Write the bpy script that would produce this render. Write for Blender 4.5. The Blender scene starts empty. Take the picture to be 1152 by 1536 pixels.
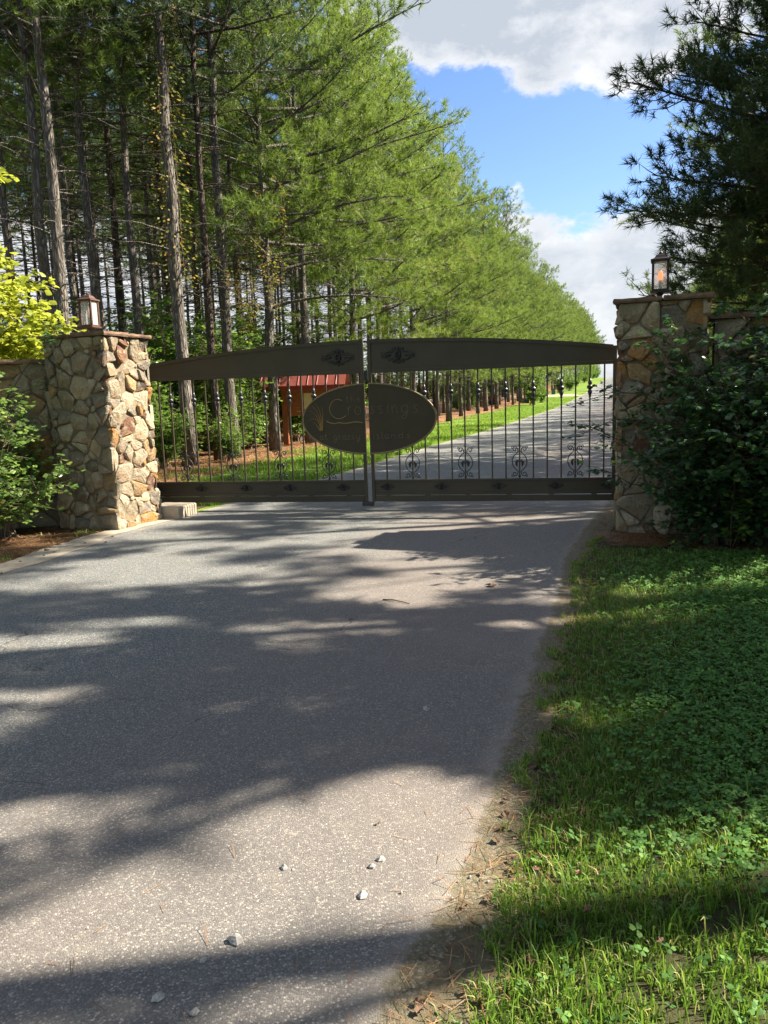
import bpy, math, random
import numpy as np
from mathutils import Vector, Matrix

R = math.radians
sc = bpy.context.scene
COL = sc.collection

# ------------------------------------------------------------------ camera
cam_d = bpy.data.cameras.new('camera')
cam_d.sensor_fit = 'VERTICAL'
cam_d.sensor_height = 36.0
cam_d.lens = 36.0 * 1154 / 1536
cam_d.clip_end = 3000
cam = bpy.data.objects.new('camera', cam_d)
COL.objects.link(cam)
cam.matrix_world = Matrix.Translation((0, 0, 1.6)) @ Matrix.Rotation(R(90 - 8.7), 4, 'X') @ Matrix.Rotation(R(-1.9), 4, 'Z')
sc.camera = cam

# ------------------------------------------------------------------ light
SUN_EL, SUN_AZ = 41.0, 82.0           # azimuth clockwise from +Y
sun_xy = Vector((math.sin(R(SUN_AZ)), math.cos(R(SUN_AZ))))
COT = 1 / math.tan(R(SUN_EL))
sd = bpy.data.lights.new('sun', 'SUN')
sd.energy = 5.0
sd.angle = R(0.55)
sd.color = (1.0, 0.88, 0.69)
sun = bpy.data.objects.new('sun', sd)
COL.objects.link(sun)
to_sun = Vector((sun_xy.x * math.cos(R(SUN_EL)), sun_xy.y * math.cos(R(SUN_EL)), math.sin(R(SUN_EL))))
sun.rotation_euler = to_sun.to_track_quat('Z', 'Y').to_euler()
sun.location = to_sun * 60

sc.view_settings.view_transform = 'Standard'
sc.view_settings.look = 'None'
sc.view_settings.gamma = 1
sc.view_settings.use_curve_mapping = False
sc.view_settings.exposure = 1.82

world = bpy.data.worlds.new('World')
sc.world = world
world.use_nodes = True
nt = world.node_tree
nt.nodes.clear()


class NB:
    """tiny node helper"""
    def __init__(s, nt):
        s.nt = nt

    def n(s, t, **kw):
        nd = s.nt.nodes.new(t)
        for k, v in kw.items():
            setattr(nd, k, v)
        return nd

    def set(s, sock, v):
        if isinstance(v, bpy.types.NodeSocket):
            s.nt.links.new(v, sock)
        else:
            sock.default_value = v

    def math(s, op, a, b=0.0, c=0.0, clamp=False):
        nd = s.n('ShaderNodeMath', operation=op, use_clamp=clamp)
        s.set(nd.inputs[0], a); s.set(nd.inputs[1], b); s.set(nd.inputs[2], c)
        return nd.outputs[0]

    def noise(s, vec, scale, detail=4, rough=.55, dist=0.0):
        nd = s.n('ShaderNodeTexNoise')
        if vec is not None: s.set(nd.inputs['Vector'], vec)
        nd.inputs['Scale'].default_value = scale
        nd.inputs['Detail'].default_value = detail
        nd.inputs['Roughness'].default_value = rough
        nd.inputs['Distortion'].default_value = dist
        return nd.outputs['Fac']

    def smooth(s, v, lo, hi, a=0.0, b=1.0):
        nd = s.n('ShaderNodeMapRange', interpolation_type='SMOOTHSTEP')
        s.set(nd.inputs[0], v)
        nd.inputs[1].default_value = lo; nd.inputs[2].default_value = hi
        nd.inputs[3].default_value = a; nd.inputs[4].default_value = b
        return nd.outputs[0]

    def ramp(s, v, stops, interp='LINEAR'):
        nd = s.n('ShaderNodeValToRGB')
        s.set(nd.inputs[0], v)
        cr = nd.color_ramp
        cr.interpolation = interp
        while len(cr.elements) < len(stops):
            cr.elements.new(0.5)
        for e, (p, c) in zip(cr.elements, stops):
            e.position = p; e.color = (*c, 1)
        return nd.outputs[0]

    def mix(s, f, a, b, mode='MIX'):
        nd = s.n('ShaderNodeMix', data_type='RGBA', blend_type=mode)
        s.set(nd.inputs[0], f)
        s.set(nd.inputs[6], a if isinstance(a, bpy.types.NodeSocket) else (*a, 1))
        s.set(nd.inputs[7], b if isinstance(b, bpy.types.NodeSocket) else (*b, 1))
        return nd.outputs[2]


def build_world():
    b = NB(nt)
    sky = b.n('ShaderNodeTexSky', sky_type='NISHITA')
    sky.sun_disc = False
    sky.sun_elevation = R(SUN_EL)
    sky.sun_rotation = R(SUN_AZ)
    sky.air_density = 1.0
    sky.dust_density = 0.6
    sky.ozone_density = 3.0
    sky.altitude = 200
    hs = b.n('ShaderNodeHueSaturation')
    hs.inputs['Saturation'].default_value = 1.12
    hs.inputs['Hue'].default_value = .509
    nt.links.new(sky.outputs[0], hs.inputs['Color'])
    tc = b.n('ShaderNodeTexCoord')
    d = tc.outputs['Generated']
    sp = b.n('ShaderNodeSeparateXYZ')
    nt.links.new(d, sp.inputs[0])
    az = b.math('ARCTAN2', sp.outputs[0], sp.outputs[1])
    el = b.math('ARCSINE', sp.outputs[2])

    def blob(a0, e0, ra, re, amp):
        x = b.math('DIVIDE', b.math('SUBTRACT', az, a0), ra)
        y = b.math('DIVIDE', b.math('SUBTRACT', el, e0), re)
        r2 = b.math('ADD', b.math('MULTIPLY', x, x), b.math('MULTIPLY', y, y))
        return b.math('MULTIPLY', b.math('EXPONENT', b.math('MULTIPLY', r2, -1)), amp)
    # a bank of cumulus higher up ahead, another low over the road, clear blue between
    blobs = [blob(0.30, 0.47, 0.25, 0.12, .5), blob(0.31, 0.34, 0.06, 0.045, .34), blob(.06, .43, .13, .06, .28),
             blob(0.15, 0.385, 0.05, 0.022, .2),
             blob(0.26, 0.06, .25, .115, .42), blob(0.345, 0.16, 0.07, 0.055, .26), blob(.17, .2, .04, .05, .2), blob(.178, .245, .02, .022, .22),
             blob(.203, .345, .035, .03, .27), blob(.128, .325, .03, .014, .2),
             blob(.22, .275, .3, .05, -.3), blob(.2, .225, .3, .03, -.03),
             blob(.13, .33, .09, .05, -.16), blob(.4, .28, .12, .06, -.2),
             blob(-.3, .1, .45, .16, .36), blob(-.25, .35, .4, .12, -.12),
             b.math('MULTIPLY', b.smooth(b.math('ABSOLUTE', az), .8, 1.4), .12), b.math('MULTIPLY', b.smooth(el, .55, .8), .12)]  # last two: extra unseen cloud outside the view, added to whiten ambient light
    s = blobs[0]
    for q in blobs[1:]:
        s = b.math('ADD', s, q)
    mp = b.n('ShaderNodeMapping')
    nt.links.new(d, mp.inputs[0])
    mp.inputs['Scale'].default_value = (1, 1, 1.7)
    mp.inputs['Location'].default_value = (.37, .11, .05)
    n1 = b.noise(mp.outputs[0], 4.2, 9, .56, .15)
    n2 = b.noise(mp.outputs[0], 17, 8, .68, .35)
    n3 = b.noise(mp.outputs[0], 2.2, 3, .5)
    dens = b.math('ADD', b.math('ADD', b.math('MULTIPLY', n1, .58), b.math('MULTIPLY', n2, .42)), s)
    n4 = b.noise(mp.outputs[0], 55, 6, .65)
    alpha = b.smooth(b.math('ADD', dens, b.math('MULTIPLY', b.math('SUBTRACT', n4, .5), .16)), .60, .735)
    thick = b.smooth(dens, .68, 1.0)
    up = b.smooth(el, .05, .5)
    th = b.math('MULTIPLY', thick, b.math('ADD', .35, b.math('MULTIPLY', up, .9)), clamp=True)
    th = b.math('MULTIPLY', th, b.smooth(b.math('ADD', b.math('MULTIPLY', n3, .6), b.math('MULTIPLY', n2, .4)), .38, .6, .55, 1.1), clamp=True)
    th = b.math('ADD', th, b.smooth(b.noise(mp.outputs[0], 9, 7, .6), .4, .6, 0, .42), clamp=True)
    ccol = b.mix(th, (1.0, 1.0, 1.0), (.55, .6, .67))
    bg1 = b.n('ShaderNodeBackground')
    nt.links.new(hs.outputs[0], bg1.inputs[0]); bg1.inputs[1].default_value = 0.068
    bg2 = b.n('ShaderNodeBackground')
    nt.links.new(ccol, bg2.inputs[0]); bg2.inputs[1].default_value = 0.315
    mx = b.n('ShaderNodeMixShader')
    nt.links.new(b.math('MULTIPLY', alpha, .96), mx.inputs[0])
    nt.links.new(bg1.outputs[0], mx.inputs[1]); nt.links.new(bg2.outputs[0], mx.inputs[2])
    out = b.n('ShaderNodeOutputWorld')
    nt.links.new(mx.outputs[0], out.inputs[0])


build_world()

# ------------------------------------------------------------------ helpers
def tag(o, label=None, cat=None, group=None, kind=None):
    if label: o['label'] = label
    if cat: o['category'] = cat
    if group: o['group'] = group
    if kind: o['kind'] = kind
    return o


def link(name, me, parent=None, loc=None, rot=None, scale=None):
    o = bpy.data.objects.new(name, me)
    COL.objects.link(o)
    if parent: o.parent = parent
    if loc is not None: o.location = loc
    if rot is not None: o.rotation_euler = rot
    if scale is not None: o.scale = scale if hasattr(scale, '__len__') else (scale,) * 3
    return o


def empty(name, loc=(0, 0, 0), rz=0, scale=1):
    o = link(name, None, None, loc, (0, 0, rz), scale)
    o.empty_display_size = .2
    return o


def np_mesh(name, V, F, mat, var=None, smooth=False, attr='var'):
    """V (n,3), F (m,k) numpy"""
    me = bpy.data.meshes.new(name)
    V = np.asarray(V, np.float32); F = np.asarray(F, np.int32)
    k = F.shape[1]
    me.vertices.add(len(V)); me.vertices.foreach_set('co', V.ravel())
    me.loops.add(F.size); me.loops.foreach_set('vertex_index', F.ravel())
    me.polygons.add(len(F)); me.polygons.foreach_set('loop_start', np.arange(0, F.size, k, dtype=np.int32))
    if var is not None:
        a = me.attributes.new(attr, 'FLOAT', 'POINT')
        a.data.foreach_set('value', np.asarray(var, np.float32))
    me.update(calc_edges=True)
    if smooth:
        me.polygons.foreach_set('use_smooth', np.ones(len(F), bool))
    me.materials.append(mat)
    return me


class MB:
    """collects shapes into one mesh"""
    def __init__(s):
        s.v = []; s.f = []; s.sm = []

    def add(s, vs, fs, smooth=False):
        o = len(s.v)
        s.v += [tuple(p) for p in vs]
        s.f += [tuple(i + o for i in f) for f in fs]
        s.sm += [smooth] * len(fs)

    def box(s, x0, x1, y0, y1, z0, z1, bev=0.0):
        if bev > 0:
            b = bev
            vs = []
            rings = [(z0, b), (z0 + b, 0), (z1 - b, 0), (z1, b)]
            for z, i in rings:
                X0, X1, Y0, Y1 = x0 + i, x1 - i, y0 + i, y1 - i
                c = b if i == 0 else b * .4
                vs += [(X0 + c, Y0, z), (X1 - c, Y0, z), (X1, Y0 + c, z), (X1, Y1 - c, z), (X1 - c, Y1, z), (X0 + c, Y1, z), (X0, Y1 - c, z), (X0, Y0 + c, z)]
            fs = [tuple(range(7, -1, -1)), tuple(range(24, 32))]
            for r in range(3):
                for i in range(8):
                    j = (i + 1) % 8
                    fs.append((r * 8 + i, r * 8 + j, r * 8 + 8 + j, r * 8 + 8 + i))
            s.add(vs, fs)
            return
        vs = [(x, y, z) for z in (z0, z1) for y in (y0, y1) for x in (x0, x1)]
        s.add(vs, [(0, 2, 3, 1), (4, 5, 7, 6), (0, 1, 5, 4), (2, 6, 7, 3), (0, 4, 6, 2), (1, 3, 7, 5)])

    def tube(s, pts, rad, n=6, cap=True, smooth=True, flat=1.0, flat_axis=None):
        pts = [Vector(p) for p in pts]
        if not hasattr(rad, '__len__'): rad = [rad] * len(pts)
        vs = []
        up = Vector((0.31, 0.2, 0.93)) if flat_axis is None else Vector(flat_axis)
        prev = None
        for i, p in enumerate(pts):
            t = (pts[min(i + 1, len(pts) - 1)] - pts[max(i - 1, 0)])
            if t.length < 1e-9: t = Vector((0, 0, 1))
            t.normalize()
            a = t.cross(up if prev is None or flat_axis is not None else prev)
            if a.length < 1e-3: a = t.cross(Vector((1, 0, 0)))
            a.normalize()
            bq = a.cross(t).normalized()
            if prev is not None and flat_axis is None:
                pass
            prev = bq
            for k in range(n):
                an = 2 * math.pi * k / n + (math.pi / n)
                vs.append(p + a * (math.cos(an) * rad[i]) + bq * (math.sin(an) * rad[i] * flat))
        fs = []
        m = len(pts)
        for i in range(m - 1):
            for k in range(n):
                k2 = (k + 1) % n
                fs.append((i * n + k, i * n + k2, (i + 1) * n + k2, (i + 1) * n + k))
        if cap:
            fs.append(tuple(range(n - 1, -1, -1)))
            fs.append(tuple((m - 1) * n + k for k in range(n)))
        s.add(vs, fs, smooth)

    def lathe(s, prof, n=12, c=(0, 0, 0), smooth=True, sq=False):
        vs = []
        for z, r in prof:
            for k in range(n):
                a = 2 * math.pi * k / n + (math.pi / n if sq else 0)
                vs.append((c[0] + r * math.cos(a), c[1] + r * math.sin(a), c[2] + z))
        fs = []
        m = len(prof)
        for i in range(m - 1):
            for k in range(n):
                k2 = (k + 1) % n
                fs.append((i * n + k, i * n + k2, (i + 1) * n + k2, (i + 1) * n + k))
        fs.append(tuple(range(n - 1, -1, -1)))
        fs.append(tuple((m - 1) * n + k for k in range(n)))
        s.add(vs, fs, smooth)

    def mesh(s, name, mat):
        me = bpy.data.meshes.new(name)
        me.from_pydata(s.v, [], s.f)
        me.polygons.foreach_set('use_smooth', s.sm)
        me.materials.append(mat)
        me.update()
        return me

    def build(s, name, mat, parent=None, loc=None, rot=None):
        return link(name, s.mesh(name, mat), parent, loc, rot)


def copy_tree(o, parent=None):
    c = o.copy(); COL.objects.link(c); c.parent = parent
    for ch in list(o.children):
        copy_tree(ch, c)
    return c


# ------------------------------------------------------------------ materials
def newmat(name):
    m = bpy.data.materials.new(name)
    m.use_nodes = True
    t = m.node_tree
    t.nodes.clear()
    b = NB(t)
    p = b.n('ShaderNodeBsdfPrincipled')
    o = b.n('ShaderNodeOutputMaterial')
    t.links.new(p.outputs[0], o.inputs[0])
    return m, b, p, o


def bump(b, p, h, strength=.5, dist=.01):
    nd = b.n('ShaderNodeBump')
    nd.inputs['Strength'].default_value = strength
    nd.inputs['Distance'].default_value = dist
    b.set(nd.inputs['Height'], h)
    b.nt.links.new(nd.outputs[0], p.inputs['Normal'])


def objco(b, which='Object'):
    return b.n('ShaderNodeTexCoord').outputs[which]


def attrf(b, name='var'):
    return b.n('ShaderNodeAttribute', attribute_name=name).outputs['Fac']


def simple(name, col, rough=.6, metal=0.0, spec=.5, vary=.25, scale=8.0, bstr=.2, bdist=.003):
    m, b, p, o = newmat(name)
    n = b.noise(objco(b), scale, 6, .65)
    lo = tuple(c * (1 - vary) for c in col); hi = tuple(min(1, c * (1 + vary)) for c in col)
    b.set(p.inputs['Base Color'], b.ramp(n, [(.3, lo), (.7, hi)]))
    p.inputs['Roughness'].default_value = rough
    p.inputs['Metallic'].default_value = metal
    p.inputs['Specular IOR Level'].default_value = spec
    bump(b, p, n, bstr, bdist)
    return m


def foliage(name, stops, trans_col, tf=.4, rough=.55, spec=.3, rnd=.0):
    m, b, p, o = newmat(name)
    v = attrf(b)
    if rnd > 0:
        oi = b.n('ShaderNodeObjectInfo').outputs['Random']
        v = b.math('ADD', b.math('MULTIPLY', v, 1 - rnd), b.math('MULTIPLY', oi, rnd))
    col = b.ramp(v, stops)
    b.set(p.inputs['Base Color'], col)
    p.inputs['Roughness'].default_value = rough
    p.inputs['Specular IOR Level'].default_value = spec
    tr = b.n('ShaderNodeBsdfTranslucent')
    b.set(tr.inputs[0], b.mix(.5, col, trans_col))
    mx = b.n('ShaderNodeMixShader')
    mx.inputs[0].default_value = tf
    b.nt.links.new(p.outputs[0], mx.inputs[1]); b.nt.links.new(tr.outputs[0], mx.inputs[2])
    b.nt.links.new(mx.outputs[0], o.inputs[0])
    return m


M = {}
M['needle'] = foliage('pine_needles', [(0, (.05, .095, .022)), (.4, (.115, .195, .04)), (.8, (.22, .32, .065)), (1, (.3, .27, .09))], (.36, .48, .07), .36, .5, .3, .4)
M['needle_dark'] = foliage('pine_needles_dark', [(0, (.035, .06, .028)), (.6, (.06, .095, .038)), (1, (.11, .14, .05))], (.12, .2, .05), .25, .5, .3, .2)  # darker copy of the needles, shade on the pines put into the colour
M['leaf'] = foliage('leaf_green', [(0, (.05, .11, .025)), (.5, (.11, .21, .04)), (.9, (.2, .32, .06)), (1, (.34, .22, .05))], (.3, .5, .06), .42, .4, .45, .2)
M['leaf_rose'] = foliage('leaf_rose', [(0, (.07, .13, .035)), (.5, (.13, .23, .055)), (.93, (.22, .33, .08)), (1, (.36, .35, .08))], (.25, .45, .1), .35, .35, .55)
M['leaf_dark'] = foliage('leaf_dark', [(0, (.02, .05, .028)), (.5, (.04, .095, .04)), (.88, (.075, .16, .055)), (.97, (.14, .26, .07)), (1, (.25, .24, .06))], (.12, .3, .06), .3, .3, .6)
M['leaf_yellow'] = foliage('leaf_yellow', [(0, (.2, .27, .03)), (.5, (.34, .4, .05)), (1, (.5, .52, .08))], (.6, .65, .07), .45, .45, .35)
M['leaf_vine'] = foliage('leaf_vine', [(0, (.08, .12, .03)), (.5, (.15, .2, .04)), (.75, (.3, .26, .05)), (1, (.42, .16, .04))], (.4, .35, .06), .4, .5, .3)
M['grass'] = foliage('grass_blade', [(0, (.07, .14, .02)), (.5, (.13, .25, .035)), (.9, (.22, .36, .055)), (1, (.42, .38, .16))], (.25, .42, .05), .4, .45, .35)
M['verge'] = foliage('verge_blade', [(0, (.09, .17, .02)), (.5, (.15, .27, .03)), (.9, (.22, .36, .04)), (1, (.36, .34, .1))], (.32, .5, .05), .42, .45, .35)
M['clover'] = foliage('clover_leaf', [(0, (.05, .125, .035)), (.5, (.09, .21, .05)), (1, (.15, .3, .07))], (.2, .42, .07), .33, .6, .2)
M['bronze'] = simple('gate_bronze', (.05, .043, .03), .38, .0, .4, .18, 3.0, .05, .002)
M['iron'] = simple('black_iron', (.018, .02, .026), .38, .0, .55, .3, 20, .1, .002)
M['sign'] = simple('sign_face', (.052, .045, .03), .55, .0, .3, .12, 6, .1, .002)
M['gold'] = simple('dull_gold', (.32, .25, .11), .5, .2, .5, .2, 20, .1, .001)
M['gold_dull'] = simple('dull_bronze_letter', (.2, .165, .09), .5, .1, .5, .2, 20, .1, .001)
M['gold_bright'] = simple('reed_gold', (.27, .18, .06), .5, .2, .5, .25, 20, .1, .001)
M['red_roof'] = simple('red_roof_metal', (.24, .07, .06), .35, .1, .5, .2, 4, .1, .002)
M['red_paint'] = simple('red_trim', (.26, .025, .015), .5, 0, .5, .2, 4, .1, .002)
M['wood'] = simple('orange_stained_wood', (.25, .085, .03), .55, 0, .4, .35, 6, .3, .003)
M['paper'] = simple('pale_paper', (.62, .56, .36), .8, 0, .2, .1, 5, .05, .001)
M['white'] = simple('white_trim', (.7, .68, .64), .5, 0, .4, .1, 5, .05, .001)
M['concrete'] = simple('concrete', (.36, .32, .26), .9, 0, .2, .25, 7, .4, .005)
M['rust'] = simple('rusty_red', (.14, .045, .03), .7, 0, .4, .4, 3, .2, .003)
M['rubber'] = simple('dark_rubber', (.03, .03, .03), .8, 0, .3, .2, 8, .1, .002)
M['darkbox'] = simple('dark_green_box', (.025, .035, .03), .5, 0, .4, .2, 3, .05, .002)
M['greenbox'] = simple('green_box', (.04, .12, .07), .5, 0, .4, .2, 3, .05, .002)
M['stake'] = simple('yellow_stake', (.5, .42, .12), .6, 0, .4, .2, 3, .05, .002)
M['lamp_rust'] = simple('lantern_rust', (.1, .055, .045), .6, .3, .4, .35, 30, .3, .002)
M['lamp_dark'] = simple('lantern_dark', (.022, .016, .016), .5, .2, .5, .3, 30, .2, .002)
M['candle'] = simple('candle_cover', (.72, .5, .47), .6, 0, .3, .1, 10, .05, .001)
M['pebble'] = simple('pebble', (.36, .35, .34), .85, 0, .3, .4, 70, .6, .004)
M['dryleaf'] = simple('dry_leaf', (.16, .095, .06), .7, 0, .3, .4, 30, .4, .003)
M['twig'] = simple('twig_wood', (.085, .06, .042), .85, 0, .2, .35, 30, .4, .003)
M['twig_grey'] = simple('twig_grey', (.2, .16, .12), .85, 0, .2, .35, 30, .4, .003)


def mk_glass():
    m, b, p, o = newmat('lantern_glass')
    p.inputs['Base Color'].default_value = (.9, .95, .95, 1)
    p.inputs['Roughness'].default_value = .05
    tr = b.n('ShaderNodeBsdfTransparent')
    mx = b.n('ShaderNodeMixShader'); mx.inputs[0].default_value = .22
    b.nt.links.new(tr.outputs[0], mx.inputs[1]); b.nt.links.new(p.outputs[0], mx.inputs[2])
    b.nt.links.new(mx.outputs[0], o.inputs[0])
    M['glass'] = m
    m, b, p, o = newmat('lit_bulb')
    p.inputs['Base Color'].default_value = (.9, .3, .12, 1)
    p.inputs['Emission Color'].default_value = (1, .17, .045, 1)
    p.inputs['Emission Strength'].default_value = .75
    M['bulb'] = m


mk_glass()


def mk_bark(name, c0, c1, c2):
    m, b, p, o = newmat(name)
    co = objco(b)
    mp = b.n('ShaderNodeMapping'); b.nt.links.new(co, mp.inputs[0])
    mp.inputs['Scale'].default_value = (1, 1, .2)
    vo = b.n('ShaderNodeTexVoronoi', feature='DISTANCE_TO_EDGE')
    nn = b.n('ShaderNodeTexNoise'); nn.inputs['Scale'].default_value = 9
    b.nt.links.new(mp.outputs[0], nn.inputs['Vector'])
    wv = b.n('ShaderNodeVectorMath', operation='MULTIPLY_ADD')
    b.nt.links.new(nn.outputs['Color'], wv.inputs[0]); wv.inputs[1].default_value = (.2, .2, .2)
    b.nt.links.new(mp.outputs[0], wv.inputs[2])
    b.nt.links.new(wv.outputs[0], vo.inputs['Vector']); vo.inputs['Scale'].default_value = 15
    e = b.smooth(vo.outputs['Distance'], .0, .3)
    n = b.noise(mp.outputs[0], 28, 6, .7)
    n2 = b.noise(co, 2.2, 3, .5)
    base = b.ramp(b.math('ADD', b.math('MULTIPLY', n, .6), b.math('MULTIPLY', n2, .4)), [(.3, c0), (.52, c1), (.72, c2)])
    b.set(p.inputs['Base Color'], b.mix(e, tuple(x * .8 for x in c0), base))
    p.inputs['Roughness'].default_value = .9
    p.inputs['Specular IOR Level'].default_value = .2
    bump(b, p, b.math('ADD', e, b.math('MULTIPLY', n, .4)), .9, .03)
    return m


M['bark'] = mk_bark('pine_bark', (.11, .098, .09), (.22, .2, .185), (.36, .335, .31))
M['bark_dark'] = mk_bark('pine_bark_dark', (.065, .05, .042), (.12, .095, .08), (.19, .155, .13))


def mk_asphalt():
    m, b, p, o = newmat('asphalt')
    co = objco(b)
    vo = b.n('ShaderNodeTexVoronoi'); b.nt.links.new(co, vo.inputs['Vector']); vo.inputs['Scale'].default_value = 165
    sp = b.n('ShaderNodeSeparateColor'); b.nt.links.new(vo.outputs['Color'], sp.inputs[0])
    chip = b.ramp(sp.outputs[0], [(0, (.078, .09, .1)), (.45, (.135, .15, .16)), (.75, (.22, .232, .234)), (.93, (.38, .365, .33)), (1, (.6, .57, .52))])
    d = b.smooth(vo.outputs['Distance'], .25, .75)
    base = b.mix(b.math('MULTIPLY', d, .55), chip, (.08, .088, .096))
    vo2 = b.n('ShaderNodeTexVoronoi'); b.nt.links.new(co, vo2.inputs['Vector']); vo2.inputs['Scale'].default_value = 70
    sp2 = b.n('ShaderNodeSeparateColor'); b.nt.links.new(vo2.outputs['Color'], sp2.inputs[0])
    big = b.math('MULTIPLY', b.smooth(sp2.outputs[1], .87, .9), b.math('SUBTRACT', 1, b.smooth(vo2.outputs['Distance'], .12, .3)))
    base = b.mix(b.math('MULTIPLY', big, .8), base, (.42, .4, .38))
    n1 = b.noise(co, .9, 5, .6)
    n2 = b.noise(co, .28, 4, .5)
    ac = attrf(b, 'across')
    # worn warm dust towards the right lane and both edges
    side = b.smooth(b.math('ADD', ac, b.math('MULTIPLY', b.math('SUBTRACT', n1, .5), .35)), .42, .72)
    dust = b.math('MULTIPLY', side, b.smooth(n2, .3, .7, .45, 1.0))
    # the old surface of the right lane is browner and smoother than the newer grey one
    base = b.mix(b.math('MULTIPLY', dust, .7), base, (.175, .142, .13))
    base = b.mix(b.math('MULTIPLY', big, b.math('MULTIPLY', side, .75)), base, (.46, .43, .4))
    edge = b.math('MAXIMUM', b.smooth(b.math('ADD', ac, b.math('MULTIPLY', b.math('SUBTRACT', n1, .5), .05)), .955, .99), b.math('SUBTRACT', 1, b.smooth(ac, .01, .05)))
    base = b.mix(b.math('MULTIPLY', edge, .6), base, (.3, .27, .24))
    stain = b.smooth(b.noise(co, 1.7, 6, .65), .62, .75)
    base = b.mix(b.math('MULTIPLY', stain, .25), base, (.09, .075, .07))
    # pale dusting and damp patches
    pale = b.smooth(b.noise(co, .6, 4, .55), .5, .72)
    base = b.mix(b.math('MULTIPLY', pale, .22), base, (.27, .24, .21))
    er = b.math('ADD', ac, b.math('ADD', b.math('MULTIPLY', b.math('SUBTRACT', b.noise(co, 5, 6, .7), .5), .03), b.math('MULTIPLY', b.math('SUBTRACT', b.noise(co, 30, 4, .7), .5), .016)))
    dcol = b.ramp(b.noise(co, 60, 5, .7), [(.3, (.06, .06, .034)), (.5, (.125, .11, .07)), (.65, (.19, .16, .12))])
    base = b.mix(b.math('MULTIPLY', b.smooth(er, .974, .984), b.math('SUBTRACT', 1, b.math('MULTIPLY', b.smooth(sp.outputs[0], .8, .9), .6))), base, dcol)
    # hairline cracks
    vc = b.n('ShaderNodeTexVoronoi', feature='DISTANCE_TO_EDGE')
    nw = b.n('ShaderNodeTexNoise'); nw.inputs['Scale'].default_value = 2.2; nw.inputs['Detail'].default_value = 6
    b.nt.links.new(co, nw.inputs['Vector'])
    wv = b.n('ShaderNodeVectorMath', operation='MULTIPLY_ADD')
    b.nt.links.new(nw.outputs['Color'], wv.inputs[0]); wv.inputs[1].default_value = (.9, .9, .9)
    b.nt.links.new(co, wv.inputs[2]); b.nt.links.new(wv.outputs[0], vc.inputs['Vector']); vc.inputs['Scale'].default_value = .38
    ck = b.math('MULTIPLY', b.math('SUBTRACT', 1, b.smooth(vc.outputs['Distance'], .0015, .005)), b.smooth(b.noise(co, .7, 3, .5), .5, .62))
    base = b.mix(b.math('MULTIPLY', ck, .7), base, (.035, .033, .03))
    tr_ = b.math('MULTIPLY', b.smooth(b.noise(co, 3.5, 7, .7), .55, .7), .3)
    base = b.mix(tr_, base, (.25, .23, .2))
    b.set(p.inputs['Base Color'], base)
    p.inputs['Roughness'].default_value = .82
    p.inputs['Specular IOR Level'].default_value = .35
    h = b.math('ADD', b.math('MULTIPLY', b.math('SUBTRACT', 1, vo.outputs['Distance']), .6), b.math('MULTIPLY', b.noise(co, 260, 2, .5), .5))
    # long thin cracks
    bump(b, p, h, .6, .006)
    return m


M['asphalt'] = mk_asphalt()
M['drive'] = simple('pale_drive', (.36, .3, .23), .9, 0, .2, .2, 2, .3, .004)


def mk_ground(name, stops, s1=3.0, s2=40.0, bd=.02):
    m, b, p, o = newmat(name)
    co = objco(b)
    n = b.math('ADD', b.math('MULTIPLY', b.noise(co, s1, 5, .6), .5), b.math('MULTIPLY', b.noise(co, s2, 5, .7), .5))
    b.set(p.inputs['Base Color'], b.ramp(n, stops))
    p.inputs['Roughness'].default_value = .95
    p.inputs['Specular IOR Level'].default_value = .15
    bump(b, p, b.noise(co, s2, 6, .75), .8, bd)
    return m


M['lawn'] = mk_ground('lawn_soil', [(.35, (.07, .12, .02)), (.5, (.12, .2, .03)), (.65, (.2, .27, .05))], .5, 25)
M['soil'] = mk_ground('turf_soil', [(.35, (.035, .04, .02)), (.5, (.06, .065, .03)), (.65, (.1, .09, .05))], 4, 60)
M['straw'] = mk_ground('pine_straw', [(.35, (.1, .055, .03)), (.5, (.24, .13, .075)), (.65, (.4, .26, .16))], 1.3, 45)
M['mulch'] = mk_ground('mulch', [(.35, (.04, .025, .016)), (.5, (.1, .062, .042)), (.65, (.2, .14, .1))], 3, 70)
M['dirt'] = mk_ground('dirt_margin', [(.3, (.075, .075, .042)), (.5, (.15, .132, .088)), (.68, (.24, .2, .15))], 7, 60, .012)


def mk_stone():
    m, b, p, o = newmat('field_stone')
    oi = b.n('ShaderNodeObjectInfo').outputs['Random']
    co = objco(b)
    base = b.ramp(oi, [(0, (.27, .23, .17)), (.16, (.38, .33, .25)), (.3, (.34, .23, .12)), (.38, (.3, .26, .2)), (.52, (.41, .35, .25)), (.64, (.2, .18, .155)), (.75, (.38, .2, .07)), (.81, (.15, .075, .05)), (.88, (.44, .39, .3)), (.97, (.08, .065, .06))], 'CONSTANT')
    n = b.noise(co, 9, 7, .7)
    n2 = b.noise(co, 3.1, 4, .6, .6)
    c = b.mix(b.smooth(n, .48, .75), base, (.46, .4, .3))
    c = b.mix(b.math('MULTIPLY', b.smooth(b.noise(co, 5.5, 6, .7, 1.0), .46, .66), .6), c, (.15, .12, .095))
    c = b.mix(b.math('MULTIPLY', b.smooth(n2, .53, .64), .5), c, (.34, .2, .1))
    c = b.mix(b.math('MULTIPLY', b.smooth(b.noise(co, 22, 5, .7), .55, .75), .5), c, (.12, .095, .075))
    b.set(p.inputs['Base Color'], c)
    p.inputs['Roughness'].default_value = .85
    p.inputs['Specular IOR Level'].default_value = .25
    bump(b, p, b.math('ADD', n, b.math('MULTIPLY', b.noise(co, 40, 5, .7), .5)), 1.0, .035)
    return m


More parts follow.
